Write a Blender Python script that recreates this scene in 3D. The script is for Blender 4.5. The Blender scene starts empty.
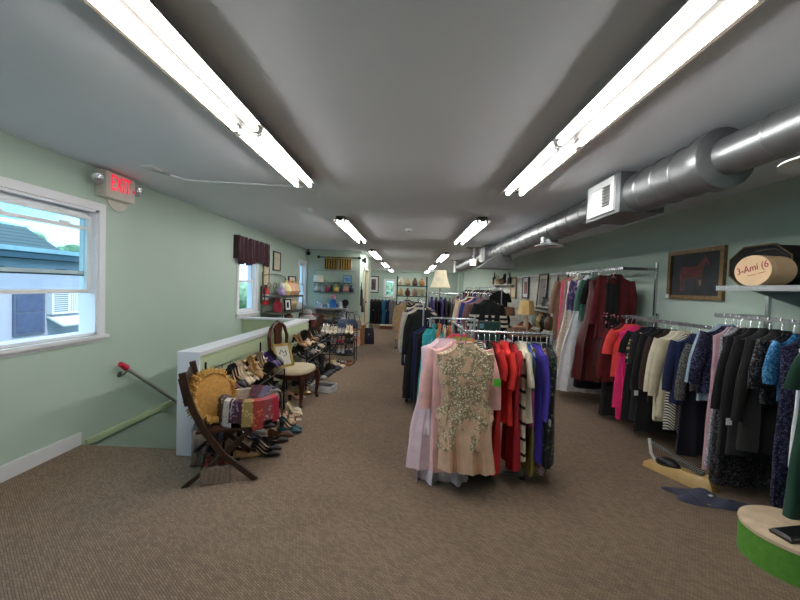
import bpy, math, random
from mathutils import Matrix, Vector, Euler
PI = math.pi
R_ = random.Random(7)
SC = bpy.context.scene
COL = SC.collection

# ---------------------------------------------------------------- camera, world, exposure
def lin(c):
    return tuple((v / 255 / 12.92) if v / 255 <= .04045 else ((v / 255 + .055) / 1.055) ** 2.4 for v in c)

def make_camera():
    yaw, pit, rol = math.radians(1.35), math.radians(1.85), math.radians(2.0)
    f = Vector((-math.sin(yaw) * math.cos(pit), math.cos(yaw) * math.cos(pit), -math.sin(pit)))
    r = f.cross(Vector((0, 0, 1))).normalized()
    u = r.cross(f)
    r2 = r * math.cos(rol) + u * math.sin(rol)
    u2 = -r * math.sin(rol) + u * math.cos(rol)
    cd = bpy.data.cameras.new('camera')
    cd.sensor_width = 36
    cd.lens = 370 / 800 * 36
    cd.clip_start = .02
    cd.clip_end = 300
    co = bpy.data.objects.new('camera', cd)
    COL.objects.link(co)
    co.matrix_world = Matrix(((r2.x, u2.x, -f.x, 0), (r2.y, u2.y, -f.y, 0), (r2.z, u2.z, -f.z, 1.5), (0, 0, 0, 1)))
    SC.camera = co
make_camera()

def make_world():
    w = bpy.data.worlds.new('world')
    SC.world = w
    w.use_nodes = True
    nt = w.node_tree
    n = nt.nodes
    bg = n['Background']
    tc = n.new('ShaderNodeTexCoord')
    mp = n.new('ShaderNodeMapping')
    mp.inputs['Scale'].default_value = (1.4, 1.4, 4)
    no = n.new('ShaderNodeTexNoise')
    no.inputs['Scale'].default_value = 2.6
    no.inputs['Detail'].default_value = 6
    cr = n.new('ShaderNodeValToRGB')
    cr.color_ramp.elements[0].position = .40
    cr.color_ramp.elements[0].color = (*lin((120, 186, 232)), 1)
    cr.color_ramp.elements[1].position = .62
    cr.color_ramp.elements[1].color = (*lin((200, 224, 238)), 1)
    nt.links.new(tc.outputs['Generated'], mp.inputs['Vector'])
    nt.links.new(mp.outputs['Vector'], no.inputs['Vector'])
    nt.links.new(no.outputs['Fac'], cr.inputs['Fac'])
    nt.links.new(cr.outputs['Color'], bg.inputs['Color'])
    bg.inputs['Strength'].default_value = 2.6
make_world()
def make_sun():
    l = bpy.data.lights.new('sun', 'SUN')
    l.energy = 2.0
    l.angle = math.radians(3)
    o = bpy.data.objects.new('sun', l)
    COL.objects.link(o)
    o.rotation_euler = Vector((-.62, .12, -.78)).to_track_quat('-Z', 'Y').to_euler()
make_sun()
TUBE_STRENGTH = 30.0
SC.view_settings.view_transform = 'Standard'
SC.view_settings.look = 'None'
SC.view_settings.gamma = 1
SC.view_settings.exposure = 0.62
SC.view_settings.use_curve_mapping = False

# ---------------------------------------------------------------- materials
MATS = {}
def mat(name, rgb, rough=.75, metal=0.0, kind='plain', rgb2=None, rgb3=None, scale=10.0, alpha=1.0, trans=0.0,
        emit=0.0, bump=0.0, bscale=60.0, sheen=0.0, axis='Z', var=.12, mix=.5):
    if name in MATS:
        return MATS[name]
    m = bpy.data.materials.new(name)
    MATS[name] = m
    m.use_nodes = True
    nt = m.node_tree
    n = nt.nodes
    L = nt.links.new
    b = n['Principled BSDF']
    c1 = (*lin(rgb), 1)
    c2 = (*lin(rgb2), 1) if rgb2 else c1
    c3 = (*lin(rgb3), 1) if rgb3 else c2
    b.inputs['Roughness'].default_value = rough
    b.inputs['Metallic'].default_value = metal
    b.inputs['Alpha'].default_value = alpha
    b.inputs['Transmission Weight'].default_value = trans
    if sheen:
        b.inputs['Sheen Weight'].default_value = sheen
    tc = n.new('ShaderNodeTexCoord')
    vec = tc.outputs['Object']
    col = None
    def ramp(src, stops, interp='LINEAR'):
        r = n.new('ShaderNodeValToRGB')
        r.color_ramp.interpolation = interp
        e = r.color_ramp.elements
        while len(e) < len(stops):
            e.new(.5)
        for el, (p, c) in zip(e, stops):
            el.position = p
            el.color = c
        L(src, r.inputs['Fac'])
        return r.outputs['Color']
    def noise(sc, det=3):
        x = n.new('ShaderNodeTexNoise')
        x.inputs['Scale'].default_value = sc
        x.inputs['Detail'].default_value = det
        L(vec, x.inputs['Vector'])
        return x.outputs['Fac']
    if kind == 'plain':
        d = tuple(v * (1 - var) for v in c1[:3]) + (1,)
        u = tuple(min(1, v * (1 + var)) for v in c1[:3]) + (1,)
        col = ramp(noise(scale), [(.3, d), (.7, u)])
    elif kind == 'stripe':
        w = n.new('ShaderNodeTexWave')
        w.bands_direction = axis
        w.inputs['Scale'].default_value = scale
        w.inputs['Distortion'].default_value = .4
        L(vec, w.inputs['Vector'])
        col = ramp(w.outputs['Fac'], [(0, c1), (mix, c2)], 'CONSTANT')
    elif kind in ('floral', 'sequin', 'dots'):
        v = n.new('ShaderNodeTexVoronoi')
        v.inputs['Scale'].default_value = scale
        L(vec, v.inputs['Vector'])
        if kind == 'floral':
            col = ramp(v.outputs['Distance'], [(0, c3), (.22, c2), (.42, c1)], 'CONSTANT')
            x = n.new('ShaderNodeMixRGB')
            k = ramp(noise(scale * .35, 2), [(.45, (0, 0, 0, 1)), (.55, (1, 1, 1, 1))])
            L(k, x.inputs['Fac'])
            L(col, x.inputs['Color1'])
            x.inputs['Color2'].default_value = c1
            col = x.outputs['Color']
        elif kind == 'dots':
            col = ramp(v.outputs['Distance'], [(0, c2), (mix * .5, c1)], 'CONSTANT')
        else:
            s = n.new('ShaderNodeSeparateColor')
            L(v.outputs['Color'], s.inputs['Color'])
            col = ramp(s.outputs['Red'], [(0, c1), (.55, c2), (.9, c3)], 'LINEAR')
            r = ramp(s.outputs['Green'], [(0, (.15, .15, .15, 1)), (1, (.7, .7, .7, 1))])
            L(r, b.inputs['Roughness'])
            bp = n.new('ShaderNodeBump')
            bp.inputs['Strength'].default_value = .6
            bp.inputs['Distance'].default_value = .004
            L(s.outputs['Blue'], bp.inputs['Height'])
            L(bp.outputs['Normal'], b.inputs['Normal'])
    elif kind == 'bead':
        k = ramp(noise(scale * .12, 4), [(.38, (0, 0, 0, 1)), (.50, (1, 1, 1, 1))])
        v = n.new('ShaderNodeTexVoronoi')
        v.inputs['Scale'].default_value = scale
        L(vec, v.inputs['Vector'])
        s = n.new('ShaderNodeSeparateColor')
        L(v.outputs['Color'], s.inputs['Color'])
        bead = ramp(s.outputs['Red'], [(0, c2), (.6, c2), (.85, c3)])
        x = n.new('ShaderNodeMixRGB')
        L(k, x.inputs['Fac'])
        x.inputs['Color1'].default_value = c1
        L(bead, x.inputs['Color2'])
        col = x.outputs['Color']
        bp = n.new('ShaderNodeBump')
        bp.inputs['Strength'].default_value = .7
        bp.inputs['Distance'].default_value = .006
        L(s.outputs['Green'], bp.inputs['Height'])
        L(bp.outputs['Normal'], b.inputs['Normal'])
    elif kind == 'blocks':
        sp = n.new('ShaderNodeSeparateXYZ')
        L(vec, sp.inputs['Vector'])
        mr = n.new('ShaderNodeMapRange')
        mr.inputs['From Min'].default_value = -scale
        mr.inputs['From Max'].default_value = 0
        L(sp.outputs['Z'], mr.inputs['Value'])
        col = ramp(mr.outputs['Result'], [(0, c1), (.33, c2), (.66, c3)], 'CONSTANT')
    elif kind == 'wood':
        mp = n.new('ShaderNodeMapping')
        mp.inputs['Scale'].default_value = (1, 1, .12)
        L(vec, mp.inputs['Vector'])
        x = n.new('ShaderNodeTexNoise')
        x.inputs['Scale'].default_value = scale
        x.inputs['Detail'].default_value = 5
        L(mp.outputs['Vector'], x.inputs['Vector'])
        col = ramp(x.outputs['Fac'], [(.35, c1), (.65, c2)])
    elif kind == 'carpet':
        # little diagonal ribs woven from two browns, with fine fleck
        mp = n.new('ShaderNodeMapping')
        mp.inputs['Rotation'].default_value = (0, 0, math.radians(38))
        L(vec, mp.inputs['Vector'])
        br = n.new('ShaderNodeTexBrick')
        br.inputs['Scale'].default_value = scale
        br.inputs['Mortar Size'].default_value = .028
        br.inputs['Mortar Smooth'].default_value = .6
        br.inputs['Color1'].default_value = c1
        br.inputs['Color2'].default_value = c2
        br.inputs['Mortar'].default_value = c3
        br.inputs['Brick Width'].default_value = .7
        L(mp.outputs['Vector'], br.inputs['Vector'])
        fl = ramp(noise(260, 2), [(.3, (.62, .62, .62, 1)), (.7, (1.25, 1.25, 1.25, 1))])
        mu = n.new('ShaderNodeMixRGB')
        mu.blend_type = 'MULTIPLY'
        mu.inputs['Fac'].default_value = 1
        L(br.outputs['Color'], mu.inputs['Color1'])
        L(fl, mu.inputs['Color2'])
        st = ramp(noise(.9, 4), [(.30, (.86, .86, .86, 1)), (.5, (1, 1, 1, 1)), (.72, (1.06, 1.05, 1.04, 1))])
        mu2 = n.new('ShaderNodeMixRGB')
        mu2.blend_type = 'MULTIPLY'
        mu2.inputs['Fac'].default_value = 1
        L(mu.outputs['Color'], mu2.inputs['Color1'])
        L(st, mu2.inputs['Color2'])
        col = mu2.outputs['Color']
        bp = n.new('ShaderNodeBump')
        bp.inputs['Strength'].default_value = .5
        bp.inputs['Distance'].default_value = .004
        L(br.outputs['Fac'], bp.inputs['Height'])
        bp.invert = True
        L(bp.outputs['Normal'], b.inputs['Normal'])
    L(col, b.inputs['Base Color'])
    if bump and kind != 'carpet':
        bp = n.new('ShaderNodeBump')
        bp.inputs['Strength'].default_value = bump
        bp.inputs['Distance'].default_value = .01
        L(noise(bscale, 4), bp.inputs['Height'])
        L(bp.outputs['Normal'], b.inputs['Normal'])
    if emit:
        b.inputs['Emission Color'].default_value = c1
        b.inputs['Emission Strength'].default_value = emit
    return m

# the room
M_WALL = mat('green_wall_paint', (178, 196, 184), .7, bump=.05, bscale=90, scale=1.2, var=.03)
M_CEIL = mat('ceiling_paint', (232, 236, 243), .85, bump=.06, bscale=120, scale=.8, var=.03)
M_CARPET = mat('brown_rib_carpet', (154, 131, 109), .95, kind='carpet', rgb2=(130, 110, 92), rgb3=(78, 66, 56), scale=22)
M_WHITE = mat('white_paint', (222, 224, 226), .5, var=.03, scale=3)
M_TRIMW = mat('white_trim_paint', (226, 226, 230), .45, var=.02, scale=3)
M_PGREEN = mat('pale_green_paint', (190, 205, 168), .6, var=.03, scale=2)
M_GLASS = None
def glass(name, rgb, alpha):
    m = bpy.data.materials.new(name)
    m.use_nodes = True
    nt = m.node_tree
    n = nt.nodes
    for x in list(n):
        n.remove(x)
    o = n.new('ShaderNodeOutputMaterial')
    t = n.new('ShaderNodeBsdfTransparent')
    t.inputs['Color'].default_value = (*lin(rgb), 1)
    g = n.new('ShaderNodeBsdfGlossy')
    g.inputs['Roughness'].default_value = .03
    tc = n.new('ShaderNodeTexCoord')
    no = n.new('ShaderNodeTexNoise')
    no.inputs['Scale'].default_value = 3
    nt.links.new(tc.outputs['Object'], no.inputs['Vector'])
    mr = n.new('ShaderNodeMapRange')
    mr.inputs['To Min'].default_value = alpha * .7
    mr.inputs['To Max'].default_value = alpha * 1.3
    nt.links.new(no.outputs['Fac'], mr.inputs['Value'])
    mx = n.new('ShaderNodeMixShader')
    nt.links.new(mr.outputs['Result'], mx.inputs['Fac'])
    nt.links.new(t.outputs[0], mx.inputs[1])
    nt.links.new(g.outputs[0], mx.inputs[2])
    nt.links.new(mx.outputs[0], o.inputs[0])
    return m
M_PANE = glass('window_glass', (244, 250, 251), .02)
M_CLEARGLASS = glass('clear_shelf_glass', (200, 228, 222), .12)
M_PLASTIC = glass('clear_plastic', (225, 232, 236), .42)
def tulle(name, rgb, a):
    m = bpy.data.materials.new(name)
    m.use_nodes = True
    nt = m.node_tree
    n = nt.nodes
    b = n['Principled BSDF']
    b.inputs['Base Color'].default_value = (*lin(rgb), 1)
    b.inputs['Roughness'].default_value = .8
    tc = n.new('ShaderNodeTexCoord')
    no = n.new('ShaderNodeTexNoise')
    no.inputs['Scale'].default_value = 14
    nt.links.new(tc.outputs['Object'], no.inputs['Vector'])
    mr = n.new('ShaderNodeMapRange')
    mr.inputs['To Min'].default_value = a - .2
    mr.inputs['To Max'].default_value = a + .2
    nt.links.new(no.outputs['Fac'], mr.inputs['Value'])
    nt.links.new(mr.outputs['Result'], b.inputs['Alpha'])
    return m

M_CHROME = mat('chrome_steel', (190, 194, 198), .25, .9, var=.05)
M_STEEL = mat('galvanised_steel', (134, 137, 139), .38, .85, var=.14, scale=5, bump=.05, bscale=14)
M_STEELD = mat('dull_steel', (110, 112, 112), .45, .7, var=.12)
M_BLACKM = mat('black_metal', (24, 24, 26), .45, .4)
M_BLACKP = mat('black_plastic', (20, 20, 22), .4)
M_DWOOD = mat('dark_brown_wood', (44, 27, 20), .4, kind='wood', rgb2=(66, 40, 28), scale=18)
M_MAHOG = mat('mahogany_wood', (58, 28, 18), .33, kind='wood', rgb2=(88, 44, 28), scale=20)
M_GOLDF = mat('aged_gold_frame', (122, 98, 64), .45, .4, var=.25, scale=30)
M_CREAM = mat('cream_upholstery', (206, 190, 160), .9, kind='floral', rgb2=(214, 199, 170), rgb3=(190, 172, 142), scale=26)

# ---------------------------------------------------------------- mesh builder
class MB:
    def __init__(s):
        s.v = []
        s.f = []
    def add(s, vs, fs):
        o = len(s.v)
        s.v += [tuple(p) for p in vs]
        s.f += [tuple(i + o for i in f) for f in fs]
        return s
    def box(s, lo, hi, rz=0, rx=0, ry=0, bev=0):
        c = Vector([(a + b) / 2 for a, b in zip(lo, hi)])
        h = [abs(b - a) / 2 for a, b in zip(lo, hi)]
        E = Euler((rx, ry, rz)).to_matrix()
        vs = [c + E @ Vector((x * h[0], y * h[1], z * h[2])) for x in (-1, 1) for y in (-1, 1) for z in (-1, 1)]
        return s.add(vs, [(0, 1, 3, 2), (4, 6, 7, 5), (0, 4, 5, 1), (2, 3, 7, 6), (0, 2, 6, 4), (1, 5, 7, 3)])
    def loft(s, rings, closed=True, cap0=True, cap1=True):
        n = len(rings[0])
        vs = [p for r in rings for p in r]
        fs = []
        for i in range(len(rings) - 1):
            for j in range(n if closed else n - 1):
                k = (j + 1) % n
                fs.append((i * n + j, i * n + k, (i + 1) * n + k, (i + 1) * n + j))
        if cap0:
            fs.append(tuple(range(n - 1, -1, -1)))
        if cap1:
            fs.append(tuple((len(rings) - 1) * n + j for j in range(n)))
        return s.add(vs, fs)
    def tube(s, path, r, n=8, cap=True, flat=1.0):
        path = [Vector(p) for p in path]
        rings = []
        prev = None
        for i, p in enumerate(path):
            d = (path[min(i + 1, len(path) - 1)] - path[max(i - 1, 0)]).normalized()
            a = prev if prev is not None else (Vector((0, 0, 1)) if abs(d.z) < .9 else Vector((1, 0, 0)))
            a = (a - d * a.dot(d)).normalized()
            b = d.cross(a)
            prev = a
            rr = r[i] if isinstance(r, (list, tuple)) else r
            rings.append([p + a * rr * math.cos(2 * PI * j / n) + b * rr * flat * math.sin(2 * PI * j / n) for j in range(n)])
        return s.loft(rings, True, cap, cap)
    def cyl(s, p0, p1, r, n=16):
        return s.tube([p0, p1], r, n)
    def lathe(s, prof, c=(0, 0, 0), n=20, sx=1, sy=1, cap0=True, cap1=True, axis='z'):
        rings = []
        for r, z in prof:
            ring = []
            for j in range(n):
                x, y = r * sx * math.cos(2 * PI * j / n), r * sy * math.sin(2 * PI * j / n)
                q = (x, y, z) if axis == 'z' else ((z, x, y) if axis == 'x' else (x, z, y))
                ring.append((c[0] + q[0], c[1] + q[1], c[2] + q[2]))
            rings.append(ring)
        return s.loft(rings, True, cap0, cap1)
    def ball(s, c, rx, ry=None, rz=None, n=14, m=8):
        ry = ry or rx
        rz = rz or rx
        rings = []
        for i in range(m + 1):
            a = PI * (i + .02) / (m + .04)
            rings.append([(c[0] + rx * math.sin(a) * math.cos(2 * PI * j / n), c[1] + ry * math.sin(a) * math.sin(2 * PI * j / n),
                           c[2] - rz * math.cos(a)) for j in range(n)])
        return s.loft(rings)
    def prism(s, poly, off, t0, t1, plane='xy'):
        # polygon in a plane, extruded along the remaining axis from t0 to t1
        def q(a, b, t):
            return {'xy': (a, b, t), 'xz': (a, t, b), 'yz': (t, a, b)}[plane]
        r0 = [tuple(x + o for x, o in zip(q(a, b, t0), off)) for a, b in poly]
        r1 = [tuple(x + o for x, o in zip(q(a, b, t1), off)) for a, b in poly]
        return s.loft([r0, r1])
    def mesh(s, name, m, smooth=True):
        me = bpy.data.meshes.new(name)
        me.from_pydata(s.v, [], s.f)
        me.update()
        if m:
            me.materials.append(m)
        if smooth:
            for p in me.polygons:
                p.use_smooth = True
            try:
                me.set_sharp_from_angle(angle=math.radians(38))
            except Exception:
                pass
        return me
    def build(s, name, m, parent=None, smooth=True, loc=None, rot=None):
        o = bpy.data.objects.new(name, s.mesh(name, m, smooth))
        COL.objects.link(o)
        if parent:
            o.parent = parent
        if loc:
            o.location = loc
        if rot:
            o.rotation_euler = rot
        return o

LABELS = {}
def tag(o, label, cat, group=None):
    w = label.split()
    assert 4 <= len(w) <= 16, (len(w), label)
    o['label'] = label
    o['category'] = cat
    if group:
        o['group'] = group
    LABELS.setdefault(label, []).append(o.name)
    return o
def thing(name, label, cat, loc=(0, 0, 0), rz=0, group=None, rot=None):
    o = bpy.data.objects.new(name, None)
    o.empty_display_size = .05
    COL.objects.link(o)
    o.location = loc
    o.rotation_euler = rot if rot else (0, 0, rz)
    return tag(o, label, cat, group)
def struct(o):
    o['kind'] = 'structure'
    return o
def dup(root, loc, rot, label, group=None):
    r = root.copy()
    COL.objects.link(r)
    r.location = loc
    r.rotation_euler = rot
    cat = root['category']
    tag(r, label, cat, group or root.get('group'))
    for ch in list(root.children):
        c = ch.copy()
        COL.objects.link(c)
        c.parent = r
        for g in ch.children:
            d = g.copy()
            COL.objects.link(d)
            d.parent = c
    return r

# ---------------------------------------------------------------- the room
XL, XR, ZC, YB, YF = -2.9, 3.05, 2.5, -1.7, 22.0
b = MB()
b.box((XL - .2, YB, -.25), (XR + .2, 3.2, 0)).box((-1.94, 3.2, -.25), (XR + .2, YF + .2, 0))
b.box((XL - .2, 6.5, -.25), (-1.94, YF + .2, 0))
struct(b.build('floor', M_CARPET, smooth=False))
struct(MB().box((XL - .2, YB - .2, ZC), (XR + .2, YF + .2, ZC + .12)).build('ceiling', M_CEIL, smooth=False))

def wall_with_holes(name, x0, x1, y0, y1, z0, z1, holes, m):
    b = MB()
    y = y0
    for (a, c, lo, hi) in sorted(holes):
        b.box((x0, y, z0), (x1, a, z1))
        b.box((x0, a, z0), (x1, c, lo))
        b.box((x0, a, hi), (x1, c, z1))
        y = c
    b.box((x0, y, z0), (x1, y1, z1))
    return struct(b.build(name, m, smooth=False))
WIN = [(-1.25, -.10, .97, 2.115), (.92, 2.06, .97, 2.115), (2.23, 3.37, .97, 2.115), (6.22, 6.92, .97, 2.08), (9.65, 10.25, .95, 2.08)]  # first two openings are unseen, added to let in daylight
wall_with_holes('wall_left', XL - .16, XL, YB, YF, -2.7, ZC, WIN, M_WALL)
struct(MB().box((XR, YB, 0), (XR + .15, YF, ZC)).build('wall_right', M_WALL, smooth=False))
BW = [(-1.42, -.92, 1.0, 1.92)]
b = MB()
a0, a1, l0, l1 = BW[0]
b.box((XL - .16, YF, 0), (a0, YF + .15, ZC)).box((a1, YF, 0), (XR + .15, YF + .15, ZC))
b.box((a0, YF, 0), (a1, YF + .15, l0)).box((a0, YF, l1), (a1, YF + .15, ZC))
struct(b.build('wall_back', M_WALL, smooth=False))
struct(MB().box((XL - .16, YB - .15, 0), (XR + .15, YB, ZC)).build('wall_front', M_WALL, smooth=False))
# the partition that closes off a room in the far left corner, with its door opening
b = MB()
b.box((XL, 10.35, 0), (-1.39, 10.47, ZC)).box((-1.51, 10.47, 0), (-1.39, 11.35, ZC)).box((-1.51, 11.35, 2.02), (-1.39, 12.35, ZC))
b.box((-1.51, 12.35, 0), (-1.39, 13.3, ZC)).box((XL, 13.18, 0), (-1.51, 13.3, ZC))
struct(b.build('wall_partition', M_WALL, smooth=False))
d = MB()
d.box((-1.40, 11.27, 0), (-1.365, 11.36, 2.1)).box((-1.40, 12.34, 0), (-1.365, 12.43, 2.1)).box((-1.40, 11.27, 2.02), (-1.365, 12.43, 2.1))
d.box((-1.51, 11.35, 0), (-1.39, 11.37, 2.02)).box((-1.51, 12.33, 0), (-1.39, 12.35, 2.02))
dr = struct(d.build('door_1', mat('cream_trim_paint', (214, 208, 182), .5, var=.03), smooth=False))
MB().box((-1.49, 11.37, .01), (-1.45, 12.33, 2.0)).build('door_leaf', mat('brown_door', (70, 60, 50), .5, kind='wood', rgb2=(84, 72, 60), scale=8), dr, False)
MB().ball((-1.42, 12.25, 1.0), .03).build('door_knob', M_CHROME, dr)
# pilaster on the far part of the right wall
struct(MB().box((2.78, 20.9, 0), (3.05, 21.3, ZC)).build('trim_1', M_WALL, smooth=False))
# stairwell: low wall, caps, steps, landing walls
struct(MB().box((-1.93, 3.1, -.25), (-1.775, 6.5, .86)).box((XL, 6.38, -.25), (-1.93, 6.5, .86)).build('wall_stairwell', M_PGREEN, smooth=False))
cap = MB().box((-1.95, 3.08, .86), (-1.755, 6.52, .895)).box((XL, 6.36, .86), (-1.95, 6.52, .895)).box((-1.945, 3.08, 0), (-1.758, 3.1, .86))
struct(cap.build('trim_2', M_TRIMW, smooth=False))
struct(MB().box((-1.775, 3.1, .72), (-1.757, 6.5, .83)).box((-1.775, 3.1, 0), (-1.757, 6.5, .12)).build('trim_3', M_PGREEN, smooth=False))
struct(MB().box((-1.95, 3.2, -2.7), (-1.93, 6.5, -.25)).box((XL, 6.5, -2.7), (-1.93, 6.52, -.25)).build('wall_stairshaft', M_WALL, smooth=False))
st = MB()
for k in range(13):
    st.box((XL, 3.2 + k * .25, -.19 * (k + 1) - .19), (-1.95, 3.2 + (k + 1) * .25 + .02, -.19 * (k + 1)))
struct(st.build('stairs', M_CARPET, smooth=False))
struct(MB().box((XL, 3.25, -.035), (XL + .03, 6.38, .02)).build('trim_4', M_PGREEN, smooth=False))
struct(MB().box((XL, YB, 0), (XL + .018, 3.2, .115)).build('baseboard_left', M_TRIMW, smooth=False))
struct(MB().box((XR - .018, YB, 0), (XR, YF, .115)).build('baseboard_right', M_TRIMW, smooth=False))
struct(MB().box((XL, YF - .018, 0), (XR, YF, .115)).build('baseboard_back', M_TRIMW, smooth=False))

# ---------------------------------------------------------------- windows
def window(n, y0, y1, z0, z1, wide=.095, storm=False, raised=0.0):
    c = MB()
    x0, x1 = XL, XL + .022
    c.box((x0, y0 - wide, z0 - wide * .6), (x1, y0, z1 + wide)).box((x0, y1, z0 - wide * .6), (x1, y1 + wide, z1 + wide))
    c.box((x0, y0, z1), (x1, y1, z1 + wide))
    c.box((x0, y0 - wide, z0 - wide * 1.0), (x1 - .006, y1 + wide, z0 - wide * .3))
    root = struct(c.build('window_%d' % n, M_TRIMW, smooth=False))
    MB().box((x0 - .02, y0 - wide - .02, z0 - .035), (x1 + .03, y1 + wide + .02, z0 - .005)).build('window_sill', M_TRIMW, root, False)
    j = MB()
    j.box((XL - .15, y0, z0), (XL + .004, y0 + .022, z1)).box((XL - .15, y1 - .022, z0), (XL + .004, y1, z1))
    j.box((XL - .15, y0, z1 - .022), (XL + .004, y1, z1)).box((XL - .15, y0, z0), (XL + .004, y1, z0 + .022))
    j.build('window_jamb', M_TRIMW, root, False)
    zm = (z0 + z1) / 2
    def sash(nm, xa, za, zb, rail=.042):
        s = MB()
        s.box((xa - .014, y0 + .022, za), (xa + .014, y0 + .064, zb)).box((xa - .014, y1 - .064, za), (xa + .014, y1 - .022, zb))
        s.box((xa - .014, y0 + .064, zb - rail), (xa + .014, y1 - .064, zb)).box((xa - .014, y0 + .064, za), (xa + .014, y1 - .064, za + rail))
        o = s.build(nm, M_WHITE, root, False)
        MB().box((xa - .002, y0 + .06, za + .03), (xa + .002, y1 - .06, zb - .03)).build('window_pane', M_PANE, o, False)
        return o
    if raised:
        # lower sash pushed up behind the upper one, its bottom rail across the middle; storm window rails outside
        sash('upper_sash', XL - .085, zm - .02, z1 - .022, .03)
        s = sash('lower_sash', XL - .05, z0 + raised, z1 - .06, .035)
        s2 = MB()
        s2.box((XL - .062, y0 + .064, 1.925), (XL - .036, y1 - .064, 1.955))
        for yy in (y0 + .28, y1 - .33):
            s2.box((XL - .045, yy, 1.945), (XL - .03, yy + .09, 1.972))
        s2.build('meeting_rail', M_WHITE, root, False)
        st = MB().box((XL - .125, y0 + .022, 1.51), (XL - .105, y1 - .022, 1.545))
        for yy in (y0 + .35, y1 - .30):
            st.box((XL - .105, yy, 1.535), (XL - .095, yy + .09, 1.56))
        st.build('storm_rail', mat('dark_teal_metal', (52, 84, 92), .5, .3), root, False)
        MB().box((XL - .117, y0 + .022, 1.53), (XL - .113, y1 - .022, z1 - .03)).build('storm_pane', M_PANE, root, False)
    else:
        sash('upper_sash', XL - .085, zm - .02, z1 - .022)
        sash('lower_sash', XL - .05, z0 + .022, zm + .02)
    return root
window(1, *WIN[2], wide=.07, raised=.385)
window(2, *WIN[3], wide=.085)
window(3, *WIN[4], wide=.08)
window(5, *WIN[0], wide=.07)  # added window behind the camera, out of view, for extra daylight
window(6, *WIN[1], wide=.07)  # second added window, also out of view, for daylight fill
c = MB()
for (p, q) in (((a0 - .1, l0 - .1), (a0, l1 + .1)), ((a1, l0 - .1), (a1 + .1, l1 + .1)), ((a0, l1), (a1, l1 + .1)), ((a0, l0 - .1), (a1, l0))):
    c.box((p[0], YF - .025, p[1]), (q[0], YF, q[1]))
w4 = struct(c.build('window_4', M_TRIMW, smooth=False))
s = MB().box((a0, YF + .04, (l0 + l1) / 2 - .02), (a1, YF + .07, (l0 + l1) / 2 + .02))
s.box((a0, YF + .04, l0), (a0 + .04, YF + .07, l1)).box((a1 - .04, YF + .04, l0), (a1, YF + .07, l1)).box((a0, YF + .04, l1 - .04), (a1, YF + .07, l1)).box((a0, YF + .04, l0), (a1, YF + .07, l0 + .04))
s.build('sash', M_WHITE, w4, False)
MB().box((a0, YF + .05, l0), (a1, YF + .055, l1)).build('window_pane', M_PANE, w4, False)

# ---------------------------------------------------------------- ceiling lights
M_TUBE = mat('lit_fluorescent_tube', (252, 250, 246), .5, emit=TUBE_STRENGTH, var=0)
M_ENAMEL = mat('darkened_enamel_reflector', (56, 51, 44), .4, var=.02)  # enamel colour darkened to offset the glare of the tubes beside it
def light_fixture():
    t = thing('ceiling_light', 'x x x x', 'ceiling light', (0, 0, 0))
    LABELS.clear()
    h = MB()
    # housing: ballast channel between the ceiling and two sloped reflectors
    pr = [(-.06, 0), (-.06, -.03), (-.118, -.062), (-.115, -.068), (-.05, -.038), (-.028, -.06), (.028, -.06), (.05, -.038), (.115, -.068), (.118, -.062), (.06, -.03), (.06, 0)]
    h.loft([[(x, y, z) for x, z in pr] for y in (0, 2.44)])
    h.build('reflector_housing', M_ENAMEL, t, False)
    for sec in range(2):
        y0 = sec * 1.22
        for sx in (-.062, .062):
            MB().cyl((sx, y0 + .04, -.074), (sx, y0 + 1.18, -.074), .0165, 10).build('tube', M_TUBE, t)
        for yy in (y0 + .018, y0 + 1.19):
            for sx in (-.062, .062):
                MB().box((sx - .013, yy - .012, -.092), (sx + .013, yy + .02, -.04)).build('socket', M_WHITE, t, False)
    return t
fx = light_fixture()
ROWN = ['nearest', 'second', 'third', 'fourth', 'fifth']
first = True
for side, X, starts in (('left', -1.02, (1.05, 5.3, 9.75, 14.2, 18.8)), ('right', .96, (1.14, 5.05, 10.0, 14.6, 18.9))):
    for k in range(5):
        Y = starts[k]
        lab = '%s fluorescent ceiling light from the front in the %s row' % (ROWN[k], side)
        if first:
            fx.location = (X, Y, ZC)
            tag(fx, lab, 'ceiling light', 'fluorescent ceiling lights')
            first = False
        else:
            dup(fx, (X, Y, ZC), (0, 0, 0), lab, 'fluorescent ceiling lights')
t = thing('smoke_detector', 'small white smoke detector on the ceiling between the light rows', 'smoke detector', (-.04, 6.28, ZC))
MB().lathe([(.06, 0), (.065, -.02), (.05, -.035), (.03, -.04)]).build('housing', M_WHITE, t)
MB().lathe([(.028, -.039), (.022, -.046)]).build('grille', M_STEELD, t)
# ceiling wire from the junction plate towards the lights
C_GREY = mat('light_grey_plastic', (170, 170, 168), .5)
t = thing('ceiling_wire', 'thin white cable running along the ceiling from a junction plate', 'cable', (-2.33, 3.3, ZC))
MB().box((-.06, -.08, -.02), (.05, .04, 0)).build('junction_plate', M_WHITE, t, False)
MB().tube([(0, .02, -.012), (.04, .12, -.02), (.13, .28, -.022), (.3, .36, -.012), (.7, .40, -.01), (1.1, .44, -.01), (1.23, .46, -.012)], .01, 8).build('cord', M_WHITE, t)
MB().tube([(.0, -.02, -.022), (.04, .05, -.026), (.07, .12, -.024)], .012, 8).build('connector', C_GREY, t)

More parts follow.
